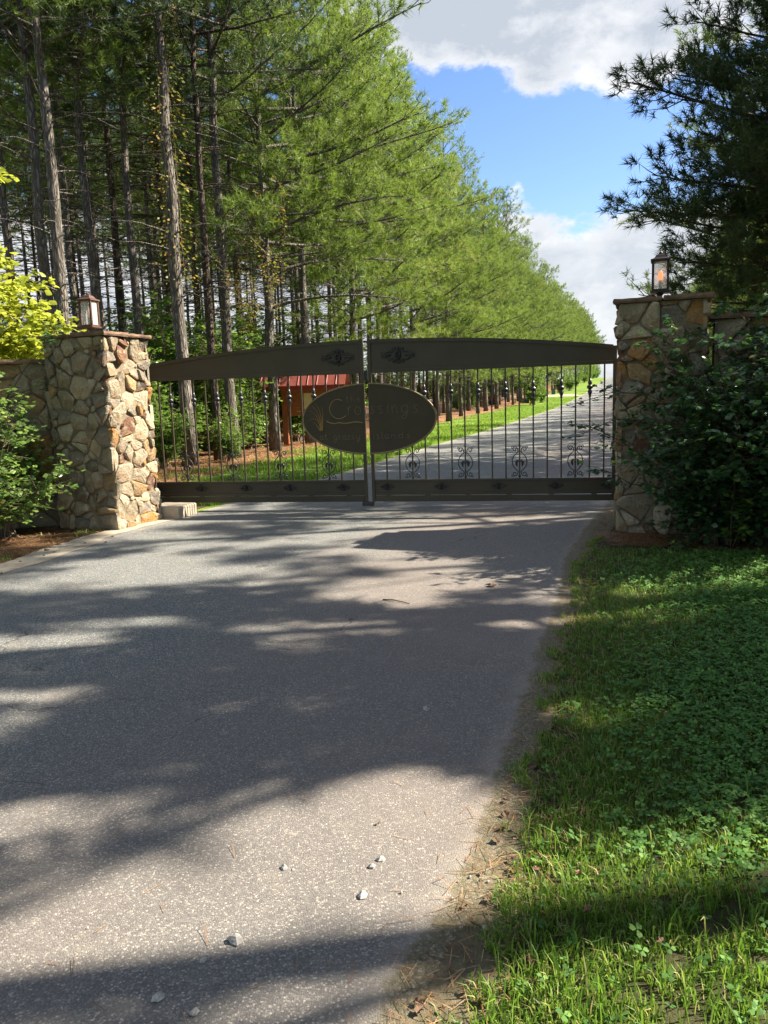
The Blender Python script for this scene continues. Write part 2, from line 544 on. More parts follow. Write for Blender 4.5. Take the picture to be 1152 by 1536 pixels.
M['stone'] = mk_stone()
M['mortar'] = simple('mortar', (.2, .165, .12), .95, 0, .15, .3, 14, .6, .01)
M['capstone'] = simple('capstone', (.17, .115, .085), .9, 0, .2, .5, 9, .8, .01)

# ------------------------------------------------------------------ terrain and road
def hz(y):
    s = np.clip((np.asarray(y, float) - 50) / 150, 0, 1)
    return 3.9 * s * s * (3 - 2 * s)


LY = [-30, 0, 3, 5, 7.27, 9.21, 11.22, 15.74, 23.8, 31.8, 52.3, 75.8, 106.6, 151, 240]
LX = [-14, -5.6, -4.7, -4.2, -3.75, -3.38, -2.61, -.9, 1.7, 4.5, 10.9, 18.6, 28.8, 43.4, 72]
RY = [-30, 0, 1.75, 2.3, 4.29, 7.37, 9.23, 11.2, 15.74, 23.8, 31.8, 52.3, 75.8, 106.6, 151, 240]
RX = [-14.5 + 6.5, -.62, 0.0, .32, .96, 1.9, 2.66, 3.5, 5.25, 7.9, 10.6, 17, 24.7, 34.9, 49.6, 78]
rng = np.random.default_rng(7)


def jit(y, amp, seed):
    y = np.asarray(y, float)
    r = np.random.default_rng(seed)
    t = np.zeros_like(y)
    for f, a in ((1.1, .45), (2.7, .28), (6.3, .17), (14, .1)):
        t += a * np.sin(y * f * 2 + r.uniform(0, 6.28)) * np.cos(y * f * .73 + r.uniform(0, 6.28))
    return t * amp


def left_edge(y): return np.interp(y, LY, LX) + jit(y, .06, 1)
def right_edge(y): return np.interp(y, RY, RX) + jit(y, .05, 2) + jit(np.asarray(y) * 5.3, .018, 4)


def strip(name, ys, xa, xb, mat, n=2, dz=.004, attr=None):
    """sheet between two edge functions xa(y), xb(y)"""
    V = []; A = []
    for y, a, bq in zip(ys, xa, xb):
        for i in range(n):
            t = i / (n - 1)
            V.append((a + (bq - a) * t, y, float(hz(y)) + dz)); A.append(t)
    F = []
    for r in range(len(ys) - 1):
        for i in range(n - 1):
            k = r * n + i
            F.append((k, k + 1, k + n + 1, k + n))
    me = np_mesh(name, V, F, mat, A, attr=attr or 'across')
    o = link(name, me)
    tag(o, kind='structure')
    return o


gy = np.concatenate([np.arange(-60, 50, 5), np.arange(50, 210, 4), np.arange(210, 1500, 60)])
gx = np.array([-900, -400, -200, -100, -50, -20, 0, 20, 50, 100, 200, 400, 900])
V = [(x, y, float(hz(y))) for y in gy for x in gx]
nx = len(gx)
F = [(r * nx + i, r * nx + i + 1, (r + 1) * nx + i + 1, (r + 1) * nx + i) for r in range(len(gy) - 1) for i in range(nx - 1)]
tag(link('ground', np_mesh('ground', V, F, M['lawn'])), kind='structure')

ys = np.concatenate([np.arange(-10, 16, .12), np.arange(16, 50, 1.0), np.arange(50, 212, 2.0)])
strip('road', ys, left_edge(ys), right_edge(ys), M['asphalt'], 16, .014)
# turf soil right of the road on the near side, dirt margin, mulch bed at the wall
yr = np.arange(-8, 9.6, .1)
strip('turf_soil', yr, right_edge(yr) - .02, yr * 0 + 14, M['soil'], 2, .004)


def dirt_w(y):
    return .03 + .13 * np.clip((3.0 - y) / 1.1, 0, 1) + jit(y, .06, 5) + jit(np.asarray(y) * 4.1, .035, 15) + .2 * np.clip((y - 6.8) / 2, 0, 1)


ym = np.arange(.3, 10.4, .03)
strip('dirt_margin', ym, right_edge(ym) - .012, right_edge(ym) + np.maximum(.04, dirt_w(ym) + .03 + jit(ym * 9, .03, 77)), M['dirt'], 3, .0125)
yl = np.arange(5.5, 10.9, .08)
strip('path_edge', yl, left_edge(yl) - .28 + jit(yl, .08, 6), left_edge(yl) + .12 + jit(yl, .12, 8), M['concrete'], 3, .02)
yl2 = np.arange(-6, 12, .2)
strip('mulch_bed', yl2, yl2 * 0 - 14, left_edge(yl2) - .2, M['mulch'], 2, .008)
ymr = np.arange(7.05, 9.9, .06)
# mulch below the right wall
V = []; F = []
xs = np.arange(2.2, 9, .1)
for x in xs:
    y1 = 8.05 - .36 * (x - 2.5) - .25 + float(jit([x], .15, 11)[0]) - .3 * min(1, max(0, (x - 2.3)))
    V += [(x, y1, .012), (x, y1 + 3.0, .012)]
for i in range(len(xs) - 1):
    F.append((2 * i, 2 * i + 2, 2 * i + 3, 2 * i + 1))
tag(link('mulch_bed_right', np_mesh('mulch_bed', V, F, M['mulch'])), kind='structure').name = 'mulch_bed'


def off_line(y, o):      # x at offset o left of the road's left edge
    return np.interp(y, LY, LX) - o


yf = np.concatenate([np.arange(12, 60, .5), np.arange(60, 200, 3)])
strip('forest_floor', yf, yf * .2 - 60, off_line(yf, 2.9 + .04 * np.clip(yf - 15, 0, 30) * 1.2) + jit(yf * .3, 1.2, 21), M['straw'], 2, .012)
yfr = np.concatenate([np.arange(10, 60, .5), np.arange(60, 200, 3)])
strip('forest_floor', yfr, np.interp(yfr, RY, RX) + 4 + jit(yfr * .3, .8, 22), yfr * .3 + 60, M['straw'], 2, .012)
# side drive joining from the left
V = []; F = []
for i, x in enumerate(np.linspace(-10, 23.5, 30)):
    yc = 92 + (x - 22) * .02
    for dy in (-3, 3):
        V.append((x, yc + dy, float(hz(yc + dy)) + .02))
F = [(2 * i, 2 * i + 2, 2 * i + 3, 2 * i + 1) for i in range(29)]
tag(link('side_drive', np_mesh('side_drive', V, F, M['drive'])), kind='structure')

# ------------------------------------------------------------------ stonework
def clip_poly(poly, px, py, nx_, ny_):
    out = []
    for i in range(len(poly)):
        a = poly[i]; c = poly[(i + 1) % len(poly)]
        da = (a[0] - px) * nx_ + (a[1] - py) * ny_
        dc = (c[0] - px) * nx_ + (c[1] - py) * ny_
        if da <= 0: out.append(a)
        if da * dc < 0:
            t = da / (da - dc)
            out.append((a[0] + (c[0] - a[0]) * t, a[1] + (c[1] - a[1]) * t))
    return out


def stone_cells(w, h, sx, sy, seed):
    r = random.Random(seed)
    seeds = []
    nx_, ny_ = max(1, round(w / sx)), max(1, round(h / sy))
    for j in range(ny_):
        for i in range(nx_):
            seeds.append(((i + .5 + (.25 if j % 2 else -.25) + r.uniform(-.42, .42)) * w / nx_, (j + .5 + r.uniform(-.42, .42)) * h / ny_, r.uniform(-.35, .35)))
    # drop some for larger stones
    seeds = [s for s in seeds if r.random() > .14]
    cells = []
    for i, a in enumerate(seeds):
        poly = [(0, 0), (w, 0), (w, h), (0, h)]
        for j, c in enumerate(seeds):
            if i == j: continue
            dx, dy = c[0] - a[0], c[1] - a[1]
            if abs(dx) > .8 or abs(dy) > .8: continue
            k = .5 + (a[2] - c[2]) * .03 / (dx * dx + dy * dy + .004)
            k = max(.12, min(.88, k))
            poly = clip_poly(poly, a[0] + dx * k, a[1] + dy * k, dx, dy)
            if len(poly) < 3: break
        if len(poly) >= 3: cells.append(poly)
    return cells


def chop(poly, t=.2):
    out = []
    n = len(poly)
    for i in range(n):
        a = poly[i]; c = poly[(i + 1) % n]
        L = math.hypot(c[0] - a[0], c[1] - a[1])
        if L < .035:
            out.append(((a[0] + c[0]) / 2, (a[1] + c[1]) / 2)); continue
        k = min(t, .022 / L)
        out.append((a[0] + (c[0] - a[0]) * k, a[1] + (c[1] - a[1]) * k))
        out.append((a[0] + (c[0] - a[0]) * (1 - k), a[1] + (c[1] - a[1]) * (1 - k)))
    return out


def lay_stones(parent, w, h, origin, ux, nrm, seed, sx=.165, sy=.14, relief=.03, top=None):
    """stones on a face: origin lower corner, ux direction of width, nrm outward normal"""
    r = random.Random(seed + 99)
    ux = Vector(ux); nrm = Vector(nrm); uz = Vector((0, 0, 1)); origin = Vector(origin)
    for poly in stone_cells(w, h, sx, sy, seed):
        cx = sum(p[0] for p in poly) / len(poly); cy = sum(p[1] for p in poly) / len(poly)
        area = abs(sum(poly[i][0] * poly[(i + 1) % len(poly)][1] - poly[(i + 1) % len(poly)][0] * poly[i][1] for i in range(len(poly)))) / 2
        if area < .003: continue
        P = []
        for (x, y) in poly:
            dx, dy = x - cx, y - cy
            L = math.hypot(dx, dy)
            k = max(.5, 1 - .0065 / max(L, .02))
            P.append((cx + dx * k, cy + dy * k))
        P = chop(P)
        n = len(P)
        ht = relief * r.uniform(.4, 1.7)
        tx, ty = r.uniform(-.36, .36), r.uniform(-.36, .36)
        vs = []
        for ring, (k, d) in enumerate(((1.0, -.02), (1.0, .55), (.84, .97), (.45, 1.05))):
            for (x, y) in P:
                X = (x - cx) * k + r.uniform(-.003, .003) * (ring > 0); Y = (y - cy) * k + r.uniform(-.003, .003) * (ring > 0)
                z = d * ht if ring else -.02
                if ring: z += (X * tx + Y * ty) * .9 + r.uniform(-.005, .005)
                vs.append(ux * X + uz * Y + nrm * z)
        vs.append(nrm * (ht * r.uniform(.95, 1.2)))
        fs = []
        for q in range(3):
            for i in range(n):
                j = (i + 1) % n
                fs.append((q * n + i, q * n + j, q * n + n + j, q * n + n + i))
        for i in range(n):
            fs.append((3 * n + i, 3 * n + (i + 1) % n, 4 * n))
        mb = MB(); mb.add(vs, fs)
        o = mb.build('stone', M['stone'], parent, origin + ux * cx + uz * cy)


def slab_ring(parent, x0, x1, y0, y1, z, seed, over=.06, th=.05, split=2):
    """irregular flat capstones"""
    r = random.Random(seed)
    xs_ = [x0 - over + (x1 - x0 + 2 * over) * i / split for i in range(split + 1)]
    ys_ = [y0 - over, (y0 + y1) / 2, y1 + over]
    for i in range(split):
        for j in range(2):
            a, c, d, e = xs_[i] + .004, xs_[i + 1] - .004, ys_[j] + .004, ys_[j + 1] - .004
            pts = []
            N = 6
            for k in range(N): pts.append((a + (c - a) * k / N, d))
            for k in range(N): pts.append((c, d + (e - d) * k / N))
            for k in range(N): pts.append((c - (c - a) * k / N, e))
            for k in range(N): pts.append((a, e - (e - d) * k / N))
            z0 = z + r.uniform(-.0, .004)
            t = th * r.uniform(.8, 1.25)
            vs = []
            jit_ = [(r.uniform(-.014, .010), r.uniform(-.014, .010)) for _ in pts]
            for zz, kk in ((z0, .965), (z0 + t * .45, 1.0), (z0 + t, .975)):
                for (px, py), (jx, jy) in zip(pts, jit_):
                    cx, cy = (a + c) / 2, (d + e) / 2
                    ox = jx if px in (x0 - over + .004, x1 + over - .004) or True else 0
                    inx = 1 if (px < x0 or px > x1) else .2
                    iny = 1 if (py < y0 or py > y1) else .2
                    vs.append((cx + (px - cx) * kk + jx * inx, cy + (py - cy) * kk + jy * iny, zz + r.uniform(-.004, .004)))
            n = len(pts)
            vs.append(((a + c) / 2, (d + e) / 2, z0 + t + .008))
            fs = [tuple(range(n - 1, -1, -1))]
            for q in range(2):
                for k in range(n):
                    k2 = (k + 1) % n
                    fs.append((q * n + k, q * n + k2, q * n + n + k2, q * n + n + k))
            for k in range(n): fs.append((2 * n + k, 2 * n + (k + 1) % n, 3 * n))
            mb = MB(); mb.add(vs, fs); mb.build('capstone', M['capstone'], parent)


ROADANG = -R(20.4)      # walls and pillars follow the road's heading


def pillar(loc, w, d, h, label, seed, flip):
    """local x along the front face, y away from the camera; origin at front inner corner"""
    t = empty('stone_pillar', (loc[0], loc[1], 0), ROADANG)
    tag(t, label, 'gate pillar')
    x0, x1 = (-w, 0) if flip else (0, w)
    core = MB(); core.box(x0 + .03, x1 - .03, .03, d - .03, -.02, h)
    core.build('mortar_core', M['mortar'], t)
    lay_stones(t, w, h, (x0, .03, 0), (1, 0, 0), (0, -1, 0), seed)
    lay_stones(t, w, h, (x1, d - .03, 0), (-1, 0, 0), (0, 1, 0), seed + 1, .26, .22)
    lay_stones(t, d, h, (x1 - .03, 0, 0), (0, 1, 0), (1, 0, 0), seed + 2, .15 if flip else .24, .145 if flip else .19)
    lay_stones(t, d, h, (x0 + .03, d, 0), (0, -1, 0), (-1, 0, 0), seed + 3, .24 if flip else .18, .19)
    slab_ring(t, x0, x1, 0, d, h, seed + 4, .055, .04)
    return t


pillar((-3.34, 9.57), .93, .86, 2.42, 'sunlit stone gate pillar on the left with a flat stone cap', 11, True)
pillar((2.545, 8.34), .88, .86, 2.46, 'shaded stone gate pillar on the right half hidden by a bush', 31, False)


def wall(a, b_, h, th, label, seed):
    a = Vector((*a, 0)); b_ = Vector((*b_, 0))
    d = b_ - a
    t = empty('stone_wall', a, math.atan2(d.y, d.x))
    tag(t, label, 'stone wall')
    L = d.length
    core = MB(); core.box(0, L, .03, th - .03, -.02, h - .001); core.build('mortar_core', M['mortar'], t)
    lay_stones(t, L, h, (0, .03, 0), (1, 0, 0), (0, -1, 0), seed, .24, .2)
    lay_stones(t, L, h, (L, th - .03, 0), (-1, 0, 0), (0, 1, 0), seed + 5, .4, .32)
    slab_ring(t, 0, L, 0, th, h, seed + 4, .06, .05, 6)
    return t


# left wall runs off to the left behind the shrub, right wall to the right
wall((-7.9, 9.35), (-4.32, 10.12), 2.13, .4, 'lower stone wall running left from the sunlit pillar behind a shrub', 51)
wall((3.48, 8.12), (7.3, 6.75), 2.25, .4, 'dark stone wall behind the dense bush right of the gate', 71)

mb = MB(); mb.box(-.26, .26, -.2, .3, 0, .17, .015)
tag(mb.build('concrete_block', M['concrete'], None, (-2.98, 10.62, 0), (0, 0, R(-16))), 'small pale concrete block on the ground beside the left pillar', 'concrete block')

# ------------------------------------------------------------------ lanterns
def lantern(loc, rz, metal, label, lit):
    t = empty('lantern', loc, rz, (.88, .88, 1.1))
    tag(t, label, 'lantern')
    m = MB(); m.lathe([(0, .05), (.012, .055), (.03, .032), (.05, .026), (.062, .04), (.075, .05)], 12); m.build('base_stem', metal, t)
    m = MB(); m.box(-.115, .115, -.115, .115, .076, .092, .004); m.box(-.1, .1, -.1, .1, .093, .112, .004); m.build('bottom_plate', metal, t)
    for sx in (-1, 1):
        for sy in (-1, 1):
            m = MB(); m.box(sx * .088 - .013, sx * .088 + .013, sy * .088 - .013, sy * .088 + .013, .112, .375); m.build('corner_post', metal, t)
    for k in range(4):
        m = MB(); m.box(-.074, .074, -.0015, .0015, .113, .374)
        m.build('glass_pane', M['glass'], t, (0.085 * math.cos(k * math.pi / 2), .085 * math.sin(k * math.pi / 2), 0), (0, 0, k * math.pi / 2 + math.pi / 2))
    m = MB(); m.lathe([(.376, .15), (.385, .165), (.40, .16), (.408, .12), (.418, .1), (.44, .075), (.452, .04)], 4, smooth=False, sq=True); m.build('roof', metal, t)
    m = MB(); m.lathe([(.45, .02), (.46, .028), (.47, .02), (.478, .008), (.49, .004)], 8); m.build('finial', metal, t)
    m = MB(); m.lathe([(.112, .03), (.13, .02), (.2, .02)], 10); m.build('candle_holder', M['lamp_dark'], t)
    m = MB(); m.lathe([(.2, .022), (.205, .028), (.24, .031), (.275, .028), (.292, .016), (.296, .004)], 12); m.build('bulb', M['bulb'] if lit else M['candle'], t)


lantern((-3.68, 10.12, 2.475), ROADANG + R(6), M['lamp_rust'], 'rusty glass lantern with a pale candle tube on the left pillar', False)
lantern((3.11, 8.70, 2.512), ROADANG, M['lamp_dark'], 'black lantern with a glowing orange bulb on the right pillar', True)

# ------------------------------------------------------------------ gate
GA = -R(11.245)
L0 = Vector((-3.40, 11.26, 0))
UD = Vector((math.cos(GA), math.sin(GA), 0))


def arc_z(u): return 2.335 - .215 * ((u - 3.29) / 3.3) ** 2


GLY = {   # unit strokes, x 0..w, y 0..1 = x-height, ascenders to 1.7, descenders to -.8
    'a': [[(.75, .85), (.5, 1), (.2, .85), (.1, .5), (.2, .12), (.5, 0), (.75, .25)], [(.78, 1), (.76, .3), (.85, 0), (1, .08)]],
    't': [[(.4, 1.6), (.36, .3), (.5, 0), (.75, .08)], [(.05, 1.05), (.8, 1.1)]],
    'g': [[(.78, .85), (.5, 1), (.2, .85), (.1, .5), (.25, .1), (.55, .05), (.78, .35)], [(.8, 1), (.76, -.3), (.6, -.7), (.25, -.72), (.1, -.5), (.3, -.3), (.95, .1)]],
    'r': [[(.15, 1), (.2, 0)], [(.2, .6), (.4, .95), (.75, 1)]],
    's': [[(.72, .9), (.4, 1), (.18, .78), (.4, .55), (.7, .38), (.68, .1), (.4, 0), (.1, .08)]],
    'y': [[(.1, 1), (.15, .3), (.4, 0), (.72, .3)], [(.78, 1), (.72, -.3), (.5, -.75), (.2, -.6), (.3, -.3), (.8, -.05)]],
    'i': [[(.3, 1), (.3, .15), (.45, 0)], [(.3, 1.38), (.32, 1.44)]],
    'l': [[(.3, 1.7), (.28, .2), (.45, 0), (.6, .1)]],
    'n': [[(.1, 1), (.14, 0)], [(.14, .6), (.4, .98), (.65, .9), (.7, .1), (.85, 0)]],
    'd': [[(.72, .85), (.45, 1), (.15, .8), (.1, .4), (.3, .02), (.6, .1), (.74, .4)], [(.8, 1.7), (.76, .2), (.9, 0)]],
    'h': [[(.12, 1.75), (.12, 0)], [(.12, .6), (.4, .95), (.68, .8), (.7, 0)]],
    'e': [[(.14, .52), (.8, .55), (.72, .88), (.45, 1), (.15, .8), (.1, .4), (.3, .05), (.55, 0), (.85, .15)]],
    'o': [[(.5, 1), (.2, .85), (.06, .5), (.2, .12), (.5, 0), (.8, .12), (.94, .5), (.8, .85), (.5, 1)]],
}


def smooth_pts(p, it=1):
    for _ in range(it):
        q = [p[0]]
        for a, c in zip(p[:-1], p[1:]):
            q += [(a[0] * .75 + c[0] * .25, a[1] * .75 + c[1] * .25), (a[0] * .25 + c[0] * .75, a[1] * .25 + c[1] * .75)]
        q.append(p[-1]); p = q
    return p


def spiral(cx, cz, r0, a0, turns, sgn=1, n=14, shrink=.25):
    return [(cx + r0 * (1 - (1 - shrink) * t) * math.cos(a0 + sgn * turns * 2 * math.pi * t), cz + r0 * (1 - (1 - shrink) * t) * math.sin(a0 + sgn * turns * 2 * math.pi * t)) for t in [i / n for i in range(n + 1)]]


def scroll_mesh():
    m = MB()
    for s in (-1, 1):
        def T(pts, r=.0065):
            m.tube([(s * x, 0, z) for x, z in pts], r, 5)
        # oval body with curled ends, heart inside
        T(smooth_pts([(.018, .345), (.05, .325), (.085, .28), (.098, .22), (.085, .16), (.05, .115), (.018, .095)], 2))
        T(spiral(.062, .385, .036, math.pi, 1.15, -1) )
        T([(.018, .345), (.022, .365), (.026, .385)])
        T(spiral(.062, .06, .036, math.pi, 1.15, 1))
        T([(.018, .095), (.022, .08), (.026, .06)])
        T(spiral(.088, .415, .018, -1.2, .8, 1, 8), .005)
        T(spiral(.088, .03, .018, 1.2, .8, -1, 8), .005)
        # solid leaf
        m.tube([(s * .012, 0, .24), (s * .03, 0, .235), (s * .042, 0, .21), (s * .04, 0, .185), (s * .03, 0, .155)], [.004, .014, .02, .015, .003], 6)
    m.lathe([(.425, .004), (.432, .014), (.45, .014), (.457, .004)], 8)
    m.lathe([(.01, .004), (.017, .016), (.04, .016), (.047, .004)], 8)
    m.lathe([(.2, .012), (.205, .016), (.22, .016), (.225, .012)], 8)
    m.tube([(-.085, 0, .223), (.085, 0, .223)], .004, 4)
    return m.mesh('scroll_ornament', M['iron'])


def rosette_mesh(sx, sz, name):
    m = MB()
    def P(x, z, y=-.012): return (x * sx, y, z * sz)
    # centre boss
    m.tube([(0, .002, 0), (0, -.012, 0), (0, -.024, 0), (0, -.03, 0)], [.22 * sz, .22 * sz, .13 * sz, .03 * sz], 10)
    for k in range(10):
        a = k * math.pi / 5
        m.tube([P(.12 * math.cos(a) * sz / sx, .24 * math.sin(a)), (P(.30 * math.cos(a) * sz / sx, .42 * math.sin(a), -.02)), P(.4 * math.cos(a) * sz / sx, .55 * math.sin(a))], [.012, .022, .004] if sx > .12 else [.004, .009, .002], 5)
    r = .007 if sx > .12 else .0035
    for s in (-1, 1):
        for q in (-1, 1):
            m.tube([P(s * x, q * z) for x, z in smooth_pts([(.28, .35), (.45, .5), (.62, .38), (.78, .15), (1.0, .28)], 1)], [r * k for k in (1, 1.4, 1.6, 1.4, 1.2, 1.1, 1, .9, .8, .7)][:10], 5)
            m.tube([P(s * x, q * z) for x, z in spiral(.52, .42, .16, 3.4, 1.1, -1, 9)], r, 5)
            m.tube([P(s * x, q * z) for x, z in spiral(.2, .75, .18, 4.2, 1.0, 1, 9)], r, 5)
            m.tube([P(s * x, q * z) for x, z in spiral(.78, .16, .1, 2.6, 1.0, 1, 8)], r, 5)
        m.tube([P(0, s * .5), P(.03, s * .8), P(0, s * 1.05)], [r * 1.2, r * 2, r * .6], 5)
        m.tube([P(s * .4, 0), P(s * .7, .02), P(s * 1.0, -.05)], [r * 2, r * 1.6, r * .6], 5)
    return m.mesh(name, M['iron'])


def knuckle_mesh():
    m = MB()
    m.lathe([(-.125, .0115), (-.118, .017), (-.108, .013), (-.085, .02), (-.05, .031), (-.03, .02), (-.022, .018), (-.012, .035), (.006, .041), (.022, .036), (.032, .019), (.045, .024), (.062, .027), (.085, .019), (.12, .0115)], 10)
    return m.mesh('knuckle', M['iron'])


BAR_U_L = [3.24 - .1775 * i for i in range(1, 19)]
BAR_U_R = [3.35 + .18 * i for i in range(1, 18)]
bar_me = None
me_scroll = scroll_mesh(); me_knuckle = knuckle_mesh()
me_ros_big = rosette_mesh(.235, .115, 'rosette'); me_ros_small = rosette_mesh(.1, .05, 'rosette')
SIGN_U, SIGN_Z, SIGN_A, SIGN_B = 3.305, 1.275, .94, .487


def sx5(x): return SIGN_U + (x - 581) * .001867
def sz5(y): return SIGN_Z - (y - 338) * .00181


def gate_leaf(side):
    left = side == 'L'
    hu = 0.0 if left else 6.56
    hp = L0 + UD * hu
    t = empty('gate_leaf', (hp.x, hp.y, 0), GA)
    tag(t, 'left leaf of the dark bronze gate, carrying the reed emblem half of the oval sign' if left else
        'right leaf of the dark bronze entrance gate, meeting the shaded right pillar', 'gate')
    u0, u1 = (0.0, 3.25) if left else (3.312, 6.56)
    X = lambda u: u - hu
    # stiles
    ic = u1 - .045 if left else u0
    m = MB(); m.box(X(ic), X(ic + .045), -.024, .024, .13, arc_z(ic + .022) + .02, .003); m.build('centre_stile', M['bronze'], t)
    ih = u0 if left else u1 - .045
    m = MB(); m.box(X(ih), X(ih + .045), -.024, .024, .13, arc_z(ih + .022) - .01, .003); m.build('hinge_stile', M['bronze'], t)
    a, c = u0 + .0455, u1 - .0455
    if not left: a, c = u0 + .0455, u1 - .0455
    N = 24
    us = [a + (c - a) * i / N for i in range(N + 1)]
    # arched top rail: square tube following the arc
    vs = []; fs = []
    for u in us:
        z = arc_z(u)
        for (y, zz) in ((-.024, z - .045), (.024, z - .045), (.024, z), (-.024, z)):
            vs.append((X(u), y, zz))
    for i in range(N):
        for k in range(4):
            k2 = (k + 1) % 4
            fs.append((i * 4 + k, i * 4 + 4 + k, i * 4 + 4 + k2, i * 4 + k2))
    fs += [(0, 1, 2, 3), (N * 4 + 3, N * 4 + 2, N * 4 + 1, N * 4)]
    m = MB(); m.add(vs, fs); m.build('top_rail', M['bronze'], t)
    # lip on the arch, and panel sheet
    vs = []; fs = []
    for u in us:
        for (y, zz) in ((-.006, 1.93), (.006, 1.93), (.006, arc_z(u) - .0455), (-.006, arc_z(u) - .0455)):
            vs.append((X(u), y, zz))
    for i in range(N):
        for k in range(4):
            k2 = (k + 1) % 4
            fs.append((i * 4 + k, i * 4 + 4 + k, i * 4 + 4 + k2, i * 4 + k2))
    m = MB(); m.add(vs, fs); m.build('arch_panel', M['bronze'], t)
    vs = []
    m = MB(); m.box(X(a), X(c), -.024, .024, 1.888, 1.929, .003); m.build('middle_rail', M['bronze'], t)
    m = MB(); m.box(X(a), X(c), -.022, .022, .405, .435, .003); m.build('lower_rail', M['bronze'], t)
    m = MB(); m.box(X(a), X(c), -.008, .008, .255, .404); m.build('bottom_panel', M['bronze'], t)
    m = MB(); m.box(X(a), X(c), -.02, .02, .222, .254, .003); m.build('kick_rail', M['bronze'], t)
    m = MB()
    k = a + .15
    while k < c:
        m.box(X(k), X(k + .07), -.018, .018, .2135, .2215); k += .55
    m.build('spacer_blocks', M['bronze'], t)['kind'] = 'stuff'
    m = MB(); m.box(X(a), X(c), -.026, .026, .13, .213, .004); m.build('bottom_beam', M['bronze'], t)
    # bars
    bars = BAR_U_L if left else BAR_U_R
    for i, u in enumerate(bars):
        i += 1
        def in_sign(z): return ((u - SIGN_U) / (SIGN_A)) ** 2 + ((z - SIGN_Z) / SIGN_B) ** 2 < 1
        global bar_me
        if bar_me is None:
            mm = MB(); mm.box(-.0095, .0095, -.0095, .0095, .4355, 1.8875); bar_me = mm.mesh('baluster', M['bronze'])
        o = link('baluster', bar_me, t, (X(u), 0, 0))
        if i % 2 == 0:
            link('knuckle', me_knuckle, t, (X(u), 0, 1.60 if not (abs(u - SIGN_U) < .3) else 1.80))
        if i % 4 == 3:
            link('scroll_ornament', me_scroll, t, (X(u), -.002, .435))
    # rosettes
    link('rosette', me_ros_big, t, (X(2.9 if left else 3.73), -.006, 2.115))
    for u in ((.14, .78, 1.47, 2.12, 2.9) if left else (3.53, 4.28, 5.05, 5.8, 6.45)):
        link('rosette', me_ros_small, t, (X(u), -.009, .335))
    # sign half
    cut = (u1 + .001) if left else (u0 - .001)
    sg = -1 if left else 1
    th0 = math.acos((cut - SIGN_U) / SIGN_A * 1.0)
    angs = [th0 + (2 * math.pi - 2 * th0) * i / 40 for i in range(41)] if left else [-th0 + 2 * th0 * i / 40 for i in range(41)]
    pts = [(SIGN_U + SIGN_A * math.cos(q), SIGN_Z + SIGN_B * math.sin(q)) for q in angs]
    n = len(pts)
    vs = [(X(x), -.05, z) for x, z in pts] + [(X(x), -.026, z) for x, z in pts]
    fs = [tuple(range(n)), tuple(range(2 * n - 1, n - 1, -1))] + [(i, (i + 1) % n + 0, (i + 1) % n + n, i + n) for i in range(n)]
    fs = [f if i < 2 else (f[0], f[3], f[2], f[1]) for i, f in enumerate(fs)]
    m = MB(); m.add(vs, fs); sp = m.build('sign_plate', M['sign'], t)
    m = MB(); m.tube([(X(x), -.05, z) for x, z in [(SIGN_U + (SIGN_A - .012) * math.cos(q), SIGN_Z + (SIGN_B - .012) * math.sin(q)) for q in angs]], .0125, 6)
    m.build('rim', M['gold_dull'], sp)

    def word(txt, xs5, base5, h5, w5, rad, mat, name):
        """letters as raised strokes"""
        for ch, x5, w in zip(txt, xs5, w5):
            mm = MB()
            for st in GLY[ch]:
                q = [(X(sx5(x5 + px * w)), -.0525, sz5(base5 - py * h5)) for px, py in smooth_pts(st, 1)]
                mm.tube(q, rad, 5)
            mm.build(name, mat, sp)

    def raw(strokes, rad, mat, name, it=2, oneobj=True):
        mm = MB()
        for st in strokes:
            q = [(X(sx5(x)), -.0525, sz5(y)) for x, y in smooth_pts(st, it)]
            r_ = rad if not hasattr(rad, '__len__') else [rad[0] + (rad[1] - rad[0]) * i / (len(q) - 1) for i in range(len(q))]
            mm.tube(q, r_, 5)
        mm.build(name, mat, sp)
    if left:
        word('the', (416, 452, 497), 205, 27, (28, 36, 33), .0028, M['gold_dull'], 'letter')
        raw([[(388, 197), (360, 183), (325, 190), (298, 220), (288, 258), (298, 295), (325, 322), (355, 333), (390, 325), (412, 308)]], .0046, M['gold'], 'letter')
        word('ro', (424, 476), 305, 62, (38, 54), .0036, M['gold_dull'], 'letter')
        word('at', (205, 240), 488, 30, (32, 32), .0032, M['gold_dull'], 'letter')
        word('grassy', (308, 346, 378, 414, 444, 480), 490, 30, (34, 30, 34, 30, 30, 38), .0032, M['gold_dull'], 'letter')
        raw([[(262, 345), (285, 360), (320, 368), (360, 360), (400, 369), (440, 364), (480, 357), (537, 365)]], .0066, M['gold'], 'wave_line')
        raw([[(222, 420), (212, 380), (200, 345), (170, 325), (128, 338)], [(218, 420), (205, 350), (180, 290), (138, 262)],
             [(222, 420), (215, 340), (195, 270), (155, 228)], [(226, 420), (226, 330), (214, 260), (182, 205)], [(230, 420), (236, 330), (238, 270), (228, 232)],
             [(214, 420), (196, 392), (178, 362), (158, 350)]], (.009, .0014), M['gold_bright'], 'reed_emblem', 1)
        # latch
        m = MB(); m.box(X(3.19), X(3.30), .0245, .05, 1.80, 1.93, .004); m.build('latch', M['iron'], t)
        m = MB(); m.box(X(3.17), X(3.33), -.04, .04, .07, .129, .006); m.build('drop_foot', M['iron'], t)
    else:
        word('ssings', (592, 652, 716, 752, 820, 908), 300, 58, (46, 46, 34, 56, 62, 48), .0034, M['gold_dull'], 'letter')
        word('islands', (606, 634, 668, 694, 742, 796, 856), 488, 30, (30, 30, 34, 38, 44, 44, 34), .0032, M['gold_dull'], 'letter')
